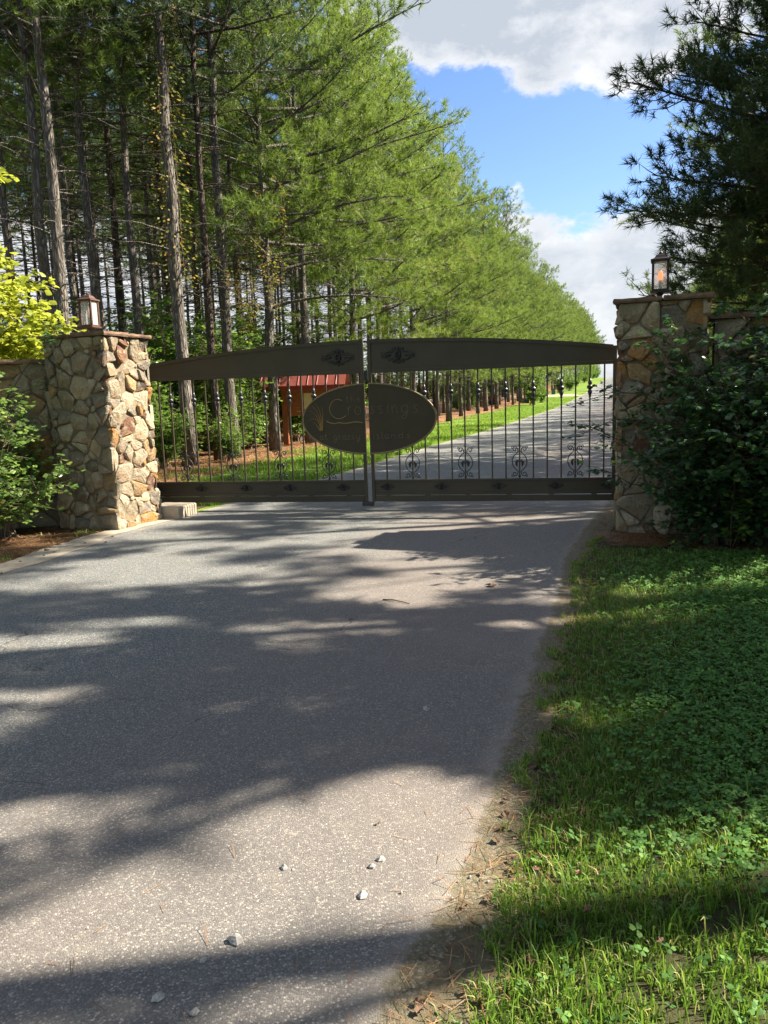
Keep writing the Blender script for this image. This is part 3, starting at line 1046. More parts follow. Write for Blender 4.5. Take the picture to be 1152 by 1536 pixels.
    # hinges
    for z in (.6, 1.6):
        m = MB(); m.lathe([(0, .018), (.1, .018)], 8, (-.03 if left else .03, 0, z)); m.build('hinge', M['iron'], t)
    return t


gate_leaf('L'); gate_leaf('R')
for u, lab in ((-.11, 'slim steel hinge post behind the left stone pillar'), (6.68, 'slim steel hinge post behind the right stone pillar')):
    p = L0 + UD * u
    m = MB(); m.box(-.045, .045, -.045, .045, 0, 2.14, .004)
    tag(m.build('gate_post', M['bronze'], None, (p.x, p.y, 0), (0, 0, GA)), lab, 'gate post')

# ------------------------------------------------------------------ kiosk behind the gate
def kiosk():
    t = empty('notice_kiosk', (-2.35, 26.0, 0), R(-6))
    tag(t, 'wooden notice board with a red metal roof standing on pine straw beyond the gate', 'notice board')
    for x in (-.86, .86):
        m = MB(); m.box(x - .09, x + .09, -.09, .09, 0, 1.98, .006); m.build('post', M['wood'], t)
    # boards of the panel
    for k in range(6):
        z = .98 + k * .145
        m = MB(); m.box(-.768, .768, -.03, .03, z, z + .14, .004); m.build('board', M['wood'], t)
    m = MB(); m.box(-.20, .16, -.045, -.034, 1.2, 1.72); m.build('notice_sheet', M['paper'], t)
    m = MB(); m.box(-1.42, 1.3, -.75, -.71, 1.83, 1.95, .004); m.build('fascia', M['red_paint'], t)
    m = MB(); m.box(-1.42, 1.3, .71, .75, 1.83, 1.95, .004); m.build('fascia', M['red_paint'], t)
    for x in (-.86, .86):
        m = MB(); m.box(x - .05, x + .05, -.7, .7, 1.981, 2.06); m.build('crossbeam', M['wood'], t)
        m = MB(); m.box(x - .04, x + .04, -.04, .04, 2.061, 2.62); m.build('king_post', M['wood'], t)
    # standing-seam sheets
    for s in (-1, 1):
        for k in range(9):
            x0 = -1.48 + k * .312
            m = MB()
            m.add([(x0, s * .82, 1.94), (x0 + .308, s * .82, 1.94), (x0 + .308, 0, 2.74), (x0, 0, 2.74), (x0, s * .82, 1.965), (x0 + .308, s * .82, 1.965), (x0 + .308, 0, 2.765), (x0, 0, 2.765)],
                  [(0, 1, 2, 3), (4, 5, 6, 7), (0, 1, 5, 4), (1, 2, 6, 5), (3, 0, 4, 7)])
            m.tube([(x0 + .012, s * .825, 1.975), (x0 + .012, 0, 2.775)], .016, 4, smooth=False)
            m.build('roof_sheet', M['red_roof'], t)
    m = MB(); m.box(1.34, 1.37, -.8, .8, 1.86, 1.93); m.build('barge_board', M['white'], t)


kiosk()

# ------------------------------------------------------------------ far small things
def boxthing(name, x, y, w, d, h, mat, label, cat, lid=True):
    t = empty(name, (x, y, float(hz(y))), 0)
    tag(t, label, cat)
    m = MB(); m.box(-w / 2, w / 2, -d / 2, d / 2, 0, h * .9, .01); m.build('body', mat, t)
    m = MB(); m.box(-w / 2 - .02, w / 2 + .02, -d / 2 - .02, d / 2 + .02, h * .9 + .001, h, .01); m.build('lid', mat, t)


boxthing('utility_box', 14.0, 74.9, .62, .5, .5, M['darkbox'], 'squat dark utility box on the lawn before the side drive', 'utility box')
boxthing('utility_pedestal', 21.5, 96.5, .42, .4, .72, M['greenbox'], 'narrow green utility pedestal beyond the side drive', 'utility box')
m = MB(); m.box(-.16, .16, -.04, .04, 0, .5, .01)
tag(m.build('marker_stake', M['stake'], None, (13.1, 75.7, float(hz(75.7)) - .02)), 'short pale yellow marker stake left of the dark utility box', 'marker')


def trailer():
    t = empty('utility_trailer', (10.2, 72.5, float(hz(72.5))), R(8))
    tag(t, 'rusty red equipment trailer parked among far pine trunks', 'trailer')
    m = MB(); m.box(-1.1, .8, -.5, .5, .42, .5, .02); m.build('bed', M['rust'], t)
    for y in (-.5, .46):
        m = MB(); m.box(-1.1, .8, y, y + .04, .501, .95, .01); m.build('side_panel', M['rust'], t)
    m = MB(); m.box(-1.1, -1.06, -.459, .459, .501, 1.05, .01); m.build('front_panel', M['rust'], t)
    m = MB(); m.tube([(.8, 0, .45), (1.5, 0, .4)], .04, 6); m.build('tow_bar', M['rust'], t)
    for x in (-.5, .35):
        for y in (-.62, .62):
            m = MB(); m.tube([(x, y - .08, .3), (x, y - .07, .3), (x, y + .07, .3), (x, y + .08, .3)], [.24, .3, .3, .24], 14)
            w = m.build('wheel', M['rubber'], t)
            m = MB(); m.tube([(x, y - .085, .3), (x, y + .085, .3)], .13, 10); m.build('rim', M['rust'], w)


trailer()

# ------------------------------------------------------------------ vegetation generators
LITP = [(-0.98, 2.01, 0.39, 0.10), (-0.63, 2.29, 0.51, 0.2), (-0.18, 2.66, 0.37, 0.24), (-0.07, 2.2, 0.4, 0.12), (0.22, 2.9, 0.24, 0.2), (-1.36, 2.76, 0.39, 0.15), (0.19, 2.3, 0.16, 0.15), (-0.0, 1.74, 0.3, 0.07), (-1.98, 3.7, 0.2, 0.1), (-1.95, 4.08, 0.35, 0.09), (-2.35, 5.05, 0.5, 0.18), (-1.85, 5.45, 0.4, 0.1), (-0.75, 5.15, 0.28, 0.14), (0.05, 5.99, 0.43, 0.2), (-0.19, 5.12, 0.28, 0.12), (0.46, 7.0, 0.44, 0.2), (-2.5, 7.69, 0.64, 0.18), (-2.82, 6.94, 0.52, 0.16), (-1.56, 7.08, 0.39, 0.14), (-2.7, 9.1, 0.51, 0.2), (-1.09, 8.4, 0.53, 0.18), (0.66, 6.22, 0.33, 0.14), (1.08, 5.06, 0.27, 0.12), (1.03, 6.4, 0.33, 0.15), (-0.12, 7.7, 0.34, 0.15), (-2.02, 10.2, 0.84, 0.2), (-0.68, 10.2, 0.82, 0.18), (0.64, 9.92, 0.86, 0.16), (1.85, 9.4, 0.8, 0.16), (0.94, 8.64, 0.6, 0.13), (-0.45, 8.9, 0.56, 0.14), (2.3, 6.5, 0.9, 0.7), (3.4, 6.3, 0.9, 0.6), (1.92, 5.12, 0.2, 0.16), (1.2, 2.4, 0.26, 0.2), (0.85, 1.74, 0.8, 0.27), (1.3, 1.9, 0.6, 0.35), (1.1, 3.6, .2, .12), (0.52, 2.43, 0.09, 0.08), (0.34, 1.97, 0.11, 0.04),
        # sun on the inner face of the left pillar, the shrub and the trees left of it
        (-4.5, 9.95, 2.0, .55), (-8, 9.5, 3.4, 1.3), (-9, 12.5, 3.2, 2.4), (-3.1, 11.3, 1.0, .3), (-7.0, 7.6, 1.6, .9), (-6.2, 9.2, 1.8, .5)]
LITA = np.array(LITP)  # sun flecks kept open by gaps cut in the right-hand crowns


def lit_mask(P, r):
    """True where a clump at P would shade one of the sun flecks on the ground"""
    gx_ = P[:, 0] - P[:, 2] * COT * sun_xy.x
    gy_ = P[:, 1] - P[:, 2] * COT * sun_xy.y
    m = np.zeros(len(P), bool)
    for (cx, cy, rx, ry) in LITA:
        e = ((gx_ - cx) / (rx + r * 1.3)) ** 2 + ((gy_ - cy) / (ry + r * .6)) ** 2
        m |= e < 1
    return m


def unit(v):
    return v / np.maximum(1e-9, np.linalg.norm(v, axis=-1, keepdims=True))


def needles(P, A, k, ln, w, spread, rs, tv, shoot=.16):
    """P tuft bases, A axes; k needles each -> triangles"""
    n = len(P)
    Pb = np.repeat(P, k, 0); Ab = np.repeat(A, k, 0)
    D = unit(Ab + rs.normal(0, spread, (n * k, 3)))
    L = ln * rs.uniform(.75, 1.15, (n * k, 1))
    base = Pb + Ab * rs.uniform(0, shoot, (n * k, 1))
    side = unit(np.cross(D, rs.normal(0, 1, (n * k, 3)))) * w * .5
    tip = base + D * L
    tip[:, 2] -= .12 * L[:, 0]
    V = np.stack([base - side, base + side, tip], 1).reshape(-1, 3)
    F = np.arange(len(V)).reshape(-1, 3)
    var = np.repeat(np.clip(np.repeat(rs.uniform(.12, .7, n) + tv, k) + rs.normal(0, .1, n * k), 0, 1), 3)
    return V, F, var


def gen_pine(seed, H, base, Rmax, r0, nb, k, ln, w, bias=None, world=None, dead=10, tuft_gap=.19, extra=(), lean=0.0, barkpow=1.0, prof=None, mat='needle', bark='bark', shape=.55, sec=1.0):
    r = random.Random(seed); rs = np.random.default_rng(seed)
    trunk = MB()
    pts = []; rad = []
    wob = [(r.uniform(-.06, .06), r.uniform(-.06, .06)) for _ in range(17)]
    for i in range(17):
        t = i / 16
        pts.append((lean * H * t * t + wob[i][0] * (i > 0) * .7, wob[i][1] * (i > 0) * .7, H * t * .985))
        rad.append(r0 * ((1 - t) ** .8 * .92 + .08) * (1.28 if i == 0 else 1))
    trunk.tube(pts, rad, 12)

    def tp(z):
        t = z / (H * .985) * 16
        i = min(15, int(t)); f = t - i
        a, c = Vector(pts[i]), Vector(pts[i + 1])
        return a + (c - a) * f
    wood = MB()
    TP = []; TA = []; TV = []

    def branch(z, az, L, e0, e1, leafy, thick=None):
        o = tp(z)
        d = Vector((math.cos(az), math.sin(az), 0))
        N = 7
        q = [o]
        for i in range(1, N + 1):
            t = i / N
            e = e0 + (e1 - e0) * t
            q.append(q[-1] + (d * math.cos(e) + Vector((0, 0, math.sin(e)))) * (L / N) + Vector((r.uniform(-.04, .04), r.uniform(-.04, .04), r.uniform(-.03, .03))) * L * .25)
        th = thick or (.012 + .011 * L)
        if world is not None:
            mk = lit_mask(np.array([tuple(v) for v in q]) + np.array(world), .02)
            if mk.any(): return
        wood.tube(q, [th * (1 - .82 * i / N) for i in range(N + 1)], 5, cap=False)
        if not leafy: 
            for _ in range(3):
                i = r.randint(2, N)
                a2 = az + r.choice((-1, 1)) * r.uniform(.4, 1.1)
                s = r.uniform(.2, .5) * L * .6
                e = r.uniform(-.5, .5)
                wood.tube([q[i], q[i] + Vector((math.cos(a2) * math.cos(e), math.sin(a2) * math.cos(e), math.sin(e))) * s], [th * .3, th * .1], 3, cap=False)
            return
        bv = r.uniform(-.25, .25)
        ns = max(3, int(L / .27 * sec))
        for j in range(ns):
            t = .28 + .72 * (j + r.random() * .6) / ns
            if t > 1: t = 1
            x = t * N; i = min(N - 1, int(x)); p = q[i] + (q[i + 1] - q[i]) * (x - i)
            sd = 1 if j % 2 else -1
            a2 = az + sd * r.uniform(.3, 1.35) if t < .93 else az + r.uniform(-.3, .3)
            e = e0 + (e1 - e0) * t + r.uniform(-.45, .6)
            sl = (.38 * L * (1.1 - t) + .28) * r.uniform(.7, 1.2)
            D = Vector((math.cos(a2) * math.cos(e), math.sin(a2) * math.cos(e), math.sin(e)))
            D2 = (D + Vector((r.uniform(-.3, .3), r.uniform(-.3, .3), r.uniform(0, .6)))).normalized()
            m_ = p + D * sl * .5; en = m_ + D2 * sl * .5
            if world is None or not lit_mask(np.array([tuple(m_), tuple(en)]) + np.array(world), .12).any():
              wood.tube([p, m_, en], [th * .24, th * .16, th * .07], 3, cap=False)
            sv = bv + r.uniform(-.22, .22)
            nt_ = max(3, int(sl / tuft_gap * 1.15))
            for g in range(nt_):
                f = .38 + .62 * r.random() ** .7
                pp = p + (m_ - p) * (f * 2) if f < .5 else m_ + (en - m_) * (f * 2 - 1)
                ax = (D2 + Vector((r.uniform(-1, 1), r.uniform(-1, 1), r.uniform(-.2, 1.3)))).normalized()
                TP.append(pp + Vector((r.gauss(0, .09), r.gauss(0, .09), r.gauss(.02, .08)))); TA.append(ax); TV.append(sv)
            TP.append(en); TA.append(D2); TV.append(bv + .15)
    prof = prof or (lambda t: (1 - t) ** shape * (1 if t > .12 else .72 + t * 2.3))
    ga = 2.399
    az = r.uniform(0, 6)
    for i in range(nb):
        t = (i + r.random() * .8) / nb
        z = base + (H - base) * t * .985
        az += ga + r.uniform(-.3, .3)
        L = Rmax * prof(t) * r.choice((r.uniform(.55, .85), r.uniform(.8, 1.15))) + .25
        if bias is not None:
            c = math.cos(az - bias[0])
            L *= 1 + bias[1] * c
            if bias[1] > .4 and c < -.3 and r.random() < .4: L *= .6
        branch(z, az, L, -.08 + .95 * t + r.uniform(-.12, .15), .12 + .75 * t + r.uniform(-.1, .2), True)
    for (z, a_, L, e0, e1) in extra:
        branch(z, a_, L, e0, e1, True)
    for i in range(dead):
        z = r.uniform(max(2.2, base * .38), base + .4)
        branch(z, r.uniform(0, 6.28), r.uniform(.7, 2.6), r.uniform(0, .5), r.uniform(-.5, .1), False, .018)
    # leader
    top = tp(H * .97)
    for _ in range(6):
        TP.append(top + Vector((r.uniform(-.1, .1), r.uniform(-.1, .1), r.uniform(0, .3)))); TA.append(Vector((r.uniform(-.3, .3), r.uniform(-.3, .3), 1)).normalized()); TV.append(0)
    P = np.array([tuple(p) for p in TP]); A = np.array([tuple(a) for a in TA])
    if world is not None:
        keep = ~lit_mask(P + np.array(world), .13)
        P, A = P[keep], A[keep]
        TV = np.array(TV)[keep]
    V_, F_, va = needles(P, A, k, ln, w, .72, rs, np.array(TV))
    return (trunk.mesh('trunk', M[bark]), wood.mesh('branches', M[bark]), np_mesh('crown', V_, F_, M[mat], va))


def place_tree(meshes, loc, rz, s, label, group=None, name='pine_tree', cat='tree'):
    t = empty(name, loc, rz, s)
    tag(t, label, cat, group)
    for n_, me in zip(('trunk', 'branches', 'crown'), meshes):
        if me is not None:
            o = link(n_, me, t)
            if n_ == 'branches': o['kind'] = 'stuff'
    return t


def leaf_mesh(P, A, size, rs, mat, name='foliage', var=None, flat=.6):
    """folded leaves: P centres, A stem direction"""
    n = len(P)
    A = unit(A)
    up = unit(rs.normal(0, 1, (n, 3)) * (1 - flat) + np.array([0, 0, 1]) * flat * 1.2 + .001)
    side = unit(np.cross(A, up))
    nor = unit(np.cross(side, A))
    L = size * rs.uniform(.6, 1.25, (n, 1)); W = L * .34
    b0 = P; tip = P + A * L - nor * L * .12
    mid = P + A * L * .5
    l = mid + side * W - nor * W * .35; r_ = mid - side * W - nor * W * .35
    q = P + A * L * .22
    l2 = P + A * L * .78 + side * W * .6 - nor * L * .08; r2 = P + A * L * .78 - side * W * .6 - nor * L * .08
    V_ = np.stack([b0, r_, r2, tip, l2, l], 1).reshape(-1, 3)
    i = np.arange(n)[:, None] * 6
    F_ = np.concatenate([i + np.array([[0, 1, 2, 3]]), i + np.array([[0, 3, 4, 5]])], 0)
    if var is None: var = rs.uniform(0, 1, n)
    return np_mesh(name, V_, F_, mat, np.repeat(var, 6))


def gen_shrub(seed, H, Rr, stems, twigs, lpt, size, mat, stemr=.012, lobes=None, zmin=.15, stemmat='twig_grey', up=.6, keep=None):
    r = random.Random(seed); rs = np.random.default_rng(seed)
    st = MB(); P = []; A = []
    for i in range(stems):
        a = r.uniform(0, 6.28); sp = r.random() ** .6
        hh = H * r.uniform(.42, 1.05) * (1 - .3 * sp)
        out = Rr * sp
        q = []
        for j in range(7):
            t = j / 6
            q.append(Vector((math.cos(a) * out * (t ** 1.5) + r.uniform(-.03, .03) * H, math.sin(a) * out * (t ** 1.5) + r.uniform(-.03, .03) * H, hh * (t ** .85))))
        q[0] = Vector((math.cos(a) * out * .22 + r.uniform(-.05, .05), math.sin(a) * out * .22 + r.uniform(-.05, .05), 0))
        st.tube(q, [stemr * (1 - .75 * j / 6) for j in range(7)], 4, cap=False)
        for j in range(twigs):
            t = r.uniform(zmin, 1)
            x = t * 6; k = min(5, int(x)); p = q[k] + (q[k + 1] - q[k]) * (x - k)
            a2 = a + r.gauss(0, 1.3)
            L = r.uniform(.12, .32) * Rr * (1.3 - t * .5) + .08
            e = r.uniform(-.2, .9)
            D = Vector((math.cos(a2) * math.cos(e), math.sin(a2) * math.cos(e), math.sin(e)))
            en = p + D * L - Vector((0, 0, .15 * L))
            st.tube([p, (p + en) / 2 + Vector((0, 0, .06 * L)), en], [stemr * .35, stemr * .25, stemr * .1], 3, cap=False)
            for g in range(lpt):
                f = r.uniform(.25, 1.05)
                pp = p + (en - p) * f
                a3 = a2 + r.gauss(0, 1.0)
                P.append((pp.x + r.uniform(-.3, .3) * size, pp.y + r.uniform(-.3, .3) * size, pp.z + r.uniform(-.2, .4) * size)); A.append((math.cos(a3), math.sin(a3), r.uniform(-.5, .4)))
    P = np.array(P); A = np.array(A)
    return (st.mesh('stems', M[stemmat]), leaf_mesh(P, A, size, rs, M[mat], 'leaves', flat=up))


def place_shrub(ms, loc, rz, s, label, group=None, name='shrub', cat='shrub'):
    t = empty(name, loc, rz, s)
    tag(t, label, cat, group)
    link('stems', ms[0], t); link('leaves', ms[1], t)
    return t


# ---- pines
edge = [gen_pine(101 + i, 15.2 + i * .9, 3.0 + .4 * i, 4.4, .17, 84, 22, .26, .017, bias=(0, .3), dead=8) for i in range(3)]
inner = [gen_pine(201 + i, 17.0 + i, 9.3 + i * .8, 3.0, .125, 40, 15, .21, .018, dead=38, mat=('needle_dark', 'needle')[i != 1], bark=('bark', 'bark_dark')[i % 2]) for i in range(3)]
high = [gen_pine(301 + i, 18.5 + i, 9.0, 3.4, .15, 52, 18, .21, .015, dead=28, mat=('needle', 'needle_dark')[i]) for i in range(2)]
random.seed(5)
front = [
    # x, y, mesh set, scale, label
    (-7.66, 18.5, high[0], 1.0, 'tall bare-trunked pine standing just left of the one behind the left lantern, second from left'),
    (-7.10, 17.9, high[1], 1.02, 'tall thick pine trunk rising directly above the left pillar cap edge'),
    (-7.10, 20.0, high[0], .92, 'slender pale pine trunk rising behind the left lantern'),
    (-6.35, 21.0, high[1], .9, 'leaning grey pine right of the left lantern, sunlit on one side'),
    (-7.90, 24.5, inner[1], 1.1, 'dark pine trunk between the lantern pine and the leaning grey pine'),
    (-4.72, 18.9, high[0], 1.12, 'big pale pine hung with orange vines, its foot seen through the left gate leaf'),
    (-6.60, 25.0, inner[1], 1.0, 'dark slim pine close behind the vine-hung pine'),
    (-4.02, 21.0, high[1], 1.0, 'right trunk of the paired pines left of the notice board'),
    (-4.30, 20.3, inner[1], .95, 'darker left trunk of the paired pines left of the notice board'),
    (-9.15, 20.0, inner[0], 1.05, 'shadowed pine at the far left edge above the yellow maple'),
]
for i, (x, y, ms, s, lab) in enumerate(front):
    place_tree(ms, (x, y, -.02), 1.7 * i, s, lab)
# two trees with long boughs over the kiosk
bough = gen_pine(411, 16.5, 5.6, 4.1, .16, 76, 22, .25, .0155, bias=(0, .35), dead=18,
                 extra=[(4.2, -.1, 4.2, .3, -.25), (5.2, .3, 4.6, .35, -.1), (6.2, -.4, 4.5, .4, -.1)])
place_tree(bough, (-3.2, 23.2, -.02), 0, 1.0, 'pine with long drooping boughs reaching over the notice board')
edge_hi = gen_pine(431, 16.5, 6.6, 4.2, .16, 66, 22, .26, .017, bias=(0, .35), dead=22)
# edge row along the left verge
n = 0
y = 26.5
while y < 205:
    o = 4.5 + random.uniform(-.5, .6) + (0.4 if y < 40 else .9 * min(1, (y - 40) / 20))
    x = float(off_line(y, o))
    s = random.uniform(.78, 1.06)
    if y < 42: s = min(s, .97)
    if y > 45: s *= .87
    place_tree(edge_hi if y < 36 and n != 1 else edge[n % 3], (x, y, float(hz(y)) - .03), random.uniform(-.7, .7), s, 'leafy roadside pine in the row along the left verge beyond the gate', 'pines in the row along the left verge')
    n += 1
    y += random.uniform(3.4, 4.6) * (1 if y < 90 else 1.5)
# interior rows
cnt = 0
for row in range(1, 9):
    y = 21 + random.uniform(-1, 1) + (row % 2) * 1.5
    while y < (95 if row < 3 else 62):
        o = 4.6 + row * 2.7 + random.uniform(-.8, .8)
        x = float(off_line(y, o))
        if x / y > -.62 and not any((x - f[0]) ** 2 + (y - f[1]) ** 2 < 1.2 for f in front):
            ms = inner[random.randint(0, 2)]
            place_tree(ms, (x, y, float(hz(y)) - .03), random.uniform(0, 6.28), random.uniform(.85, 1.08), 'bare-stemmed pine deep inside the shaded stand left of the gate', 'pines inside the stand on the left')
            cnt += 1
        y += random.uniform(2.1, 3.4) * (1 if row < 5 else 1.15)
# left of the frame, pines that stand on behind the wall
for (x, y) in ((-11, 17.5), (-13, 20.5), (-12.2, 14.6), (-15, 17)):
    place_tree(inner[int(y) % 3], (x, y, -.02), x, 1.0, 'bare-stemmed pine standing behind the left wall outside the gate view', 'pines behind the left wall')

# unseen pines added left of the drive and behind the viewer to block skylight
for i, (x, y) in enumerate(((-9.5, 3.4), (-11.5, 7.0), (-8.8, -.8), (-10.5, -5), (-5.5, -8.5), (-1, -10.5), (4, -10), (-14, 1), (-13.8, 5), (9, -9.5))):
    place_tree(edge[i % 3], (x, y, 0), i, .95, 'unseen pine added by the near driveway to block skylight', 'unseen pines added to block skylight')

# right-hand row: unseen near ones placed for road shade, crowns cut for sun flecks
def off_r(y, o): return float(np.interp(y, RY, RX)) + o
near_right = [(9.3, 4.5, 14.5), (7.6, 3.06, 15.5), (10.2, -.6, 14.5), (6.6, -3.2, 14.5), (11.8, 5.4, 15.5), (8.9, 6.4, 13.8), (12.6, 1.9, 16), (9.7, 10.4, 14.5), (13.6, 8.7, 16), (15.2, 4.2, 17.5), (11.2, -4.4, 15), (15.5, .6, 17.5), (15.8, 12.4, 17)]
for i, (x, y, H_) in enumerate(near_right):
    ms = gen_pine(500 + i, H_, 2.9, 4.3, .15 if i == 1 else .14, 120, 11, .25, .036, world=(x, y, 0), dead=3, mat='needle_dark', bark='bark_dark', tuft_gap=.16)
    place_tree(ms, (x, y, 0), 0, 1, 'unseen pine right of the driveway, crown shaped to dapple the road with sun', 'unseen pines placed to shade the driveway')
# the dark pine that reaches into the picture from the right
extra = [(5.9, math.pi * 1.02, 5.0, .2, .3), (6.4, math.pi * .93, 4.0, .25, .3), (5.1, math.pi * 1.1, 4.2, .15, .2), (4.4, math.pi * .97, 4.7, .1, .12), (4.9, math.pi * 1.0, 4.4, .08, .16),
         (8.2, math.pi * .98, 2.6, .35, .4), (3.6, math.pi * 1.05, 4.2, .02, .08), (7.4, math.pi * 1.08, 2.6, .3, .5), (3.1, math.pi * .98, 3.8, 0, .05), (5.5, math.pi * 1.05, 3.4, .15, .2)]
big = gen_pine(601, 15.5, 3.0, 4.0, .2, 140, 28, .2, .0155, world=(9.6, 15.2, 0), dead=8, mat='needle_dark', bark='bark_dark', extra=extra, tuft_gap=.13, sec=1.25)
place_tree(big, (9.6, 15.2, 0), 0, 1, 'dark shaded pine with a long bough reaching left over the right lantern')
big2 = gen_pine(611, 15, 2.2, 4.9, .18, 90, 20, .19, .015, world=(10.3, 18.5, 0), dead=6, mat='needle', bark='bark_dark', tuft_gap=.16)
place_tree(big2, (11.2, 19.3, 0), 0, 1, 'second shaded pine behind the dark bough at the right edge')
right_e = [gen_pine(621 + i, 13.2 + i * .6, 2.2, 3.9, .15, 80, 18, .2, .017, dead=6, mat='needle') for i in range(2)]
y = 24.5; n = 0
while y < 200:
    place_tree(right_e[n % 2], (off_r(y, 5.6 + random.uniform(-.4, .6) + (1.2 if y > 45 else 0)), y, float(hz(y)) - .03), random.uniform(0, 6.28), random.uniform(.74, .92),
               'roadside pine in the row right of the road beyond the gate', 'pines in the row right of the road')
    if y < 50:
        place_tree(right_e[(n + 1) % 2], (off_r(y, 9.8 + random.uniform(-.6, .6)), y + 2, float(hz(y)) - .03), random.uniform(0, 6.28), random.uniform(.8, .95),
                   'pine in the second rank right of the road, behind the roadside pines', 'second rank of pines right of the road')
    n += 1
    y += random.uniform(3.6, 4.8) * (1 if y < 80 else 1.6)

# ---- broadleaf understorey
und = [gen_shrub(700 + i, 3.6 + .6 * i, 1.7, 22, 24, 12, .12, 'leaf', .02) for i in range(3)]
spots = [(-6.9, 16.6, .62), (-5.9, 17.3, .55), (-7.9, 17.3, .85), (-5.2, 18.3, .5), (-6.1, 18.7, .8), (-9.0, 16.4, .9), (-3.9, 19.7, .42), (-6.2, 22.4, 1.15), (-8.8, 20.9, 1.1), (-7.2, 19.6, .9), (-10.3, 22.9, 1.25), (-4.6, 22.6, .95), (-7.2, 24.8, 1.3), (-5.6, 21.5, 1.0), (-5.0, 25.0, 1.1), (-6.9, 20.4, .85), (-8.3, 22.0, 1.0), (-6.5, 23.4, 1.15), (-3.0, 27.8, .95), (-4.4, 27.8, 1.3), (-9.6, 24.5, 1.1), (-7.7, 26.5, 1.2), (-10.5, 21.5, .9), (-6.0, 19.6, .62), (-5.5, 28.9, 1.3), (-1.6, 29.8, .9), (-2.8, 31.0, 1.1), (-9.9, 28.6, 1.3), (-12.4, 26.3, 1.2), (-11.4, 18.9, .8), (-9.3, 18.6, .7), (-7.6, 30.8, 1.3),
         (-5.2, 33.0, 1.3), (-2.4, 35.0, 1.0), (-13.5, 31, 1.4), (-10.4, 34, 1.4)]
for i, (x, y, s) in enumerate(spots):
    place_shrub(und[i % 3], (x, y, 0), i * 1.3, s, 'broadleaf sapling thicket under the pines left of the gate', 'broadleaf saplings under the left pines')
k = 0
for row in range(3):
    for j in range(16):
        y = 30 + j * 3.6 + row
        place_shrub(und[k % 3], (float(off_line(y, 24 + row * 5 + random.uniform(-1.5, 1.5))), y, float(hz(y)) - .05), k, random.uniform(1.25, 1.9), 'tall thicket closing the back of the pine stand on the left', 'thickets at the back of the pine stand')
        k += 1
for j in range(22):
    y = 36 + j * 3.4
    place_shrub(und[j % 3], (float(off_line(y, 9 + random.uniform(0, 12))), y, float(hz(y)) - .05), j, random.uniform(.7, 1.2), 'undergrowth bush between the inner trunks of the left stand', 'undergrowth inside the left stand')
for j in range(16):
    y = 92 + j * 5
    place_shrub(und[j % 3], (float(off_line(y, 11 + (j % 3) * 3)), y, float(hz(y)) - .05), j, 1.5, 'tall thicket far back beyond the side drive on the left', 'far thickets beyond the side drive')
yb = gen_shrub(720, 2.2, .95, 14, 20, 11, .1, 'leaf_rose', .012)
place_shrub(yb, (-4.2, 24.4, 0), 0, .95, 'low bright green shrub in sunlight left of the notice board')
place_shrub(yb, (-5.0, 19.6, 0), 2, .34, 'tiny shrub at the foot of the vine-hung pine')
for i, (x, y, s) in enumerate(((7.2, 64, 1.35), (8.6, 70, 1.4), (6.0, 60, .9))):
    place_shrub(yb, (x, y, float(hz(y))), i, s, 'sunny yellow-green bush between far trunks at the lawn edge', 'sunny bushes at the far lawn edge')
for i in range(26):
    y = 70 + i * 5.2
    x = float(off_line(y, 3.0 + random.uniform(-.3, .8)))
    if 82 < y < 99: continue
    place_shrub(und[i % 3], (x, y, float(hz(y))), i, random.uniform(.6, 1.0), 'hedge-like bush below the far roadside pines', 'bushes below the far roadside pines')
for i in range(14):
    y = 25 + i * 4.4
    place_shrub(und[i % 3], (off_r(y, 5 + (i % 3) * 1.4), y, float(hz(y))), i, random.uniform(.6, .9), 'leafy bush under the pines right of the road', 'bushes under the right-hand pines')


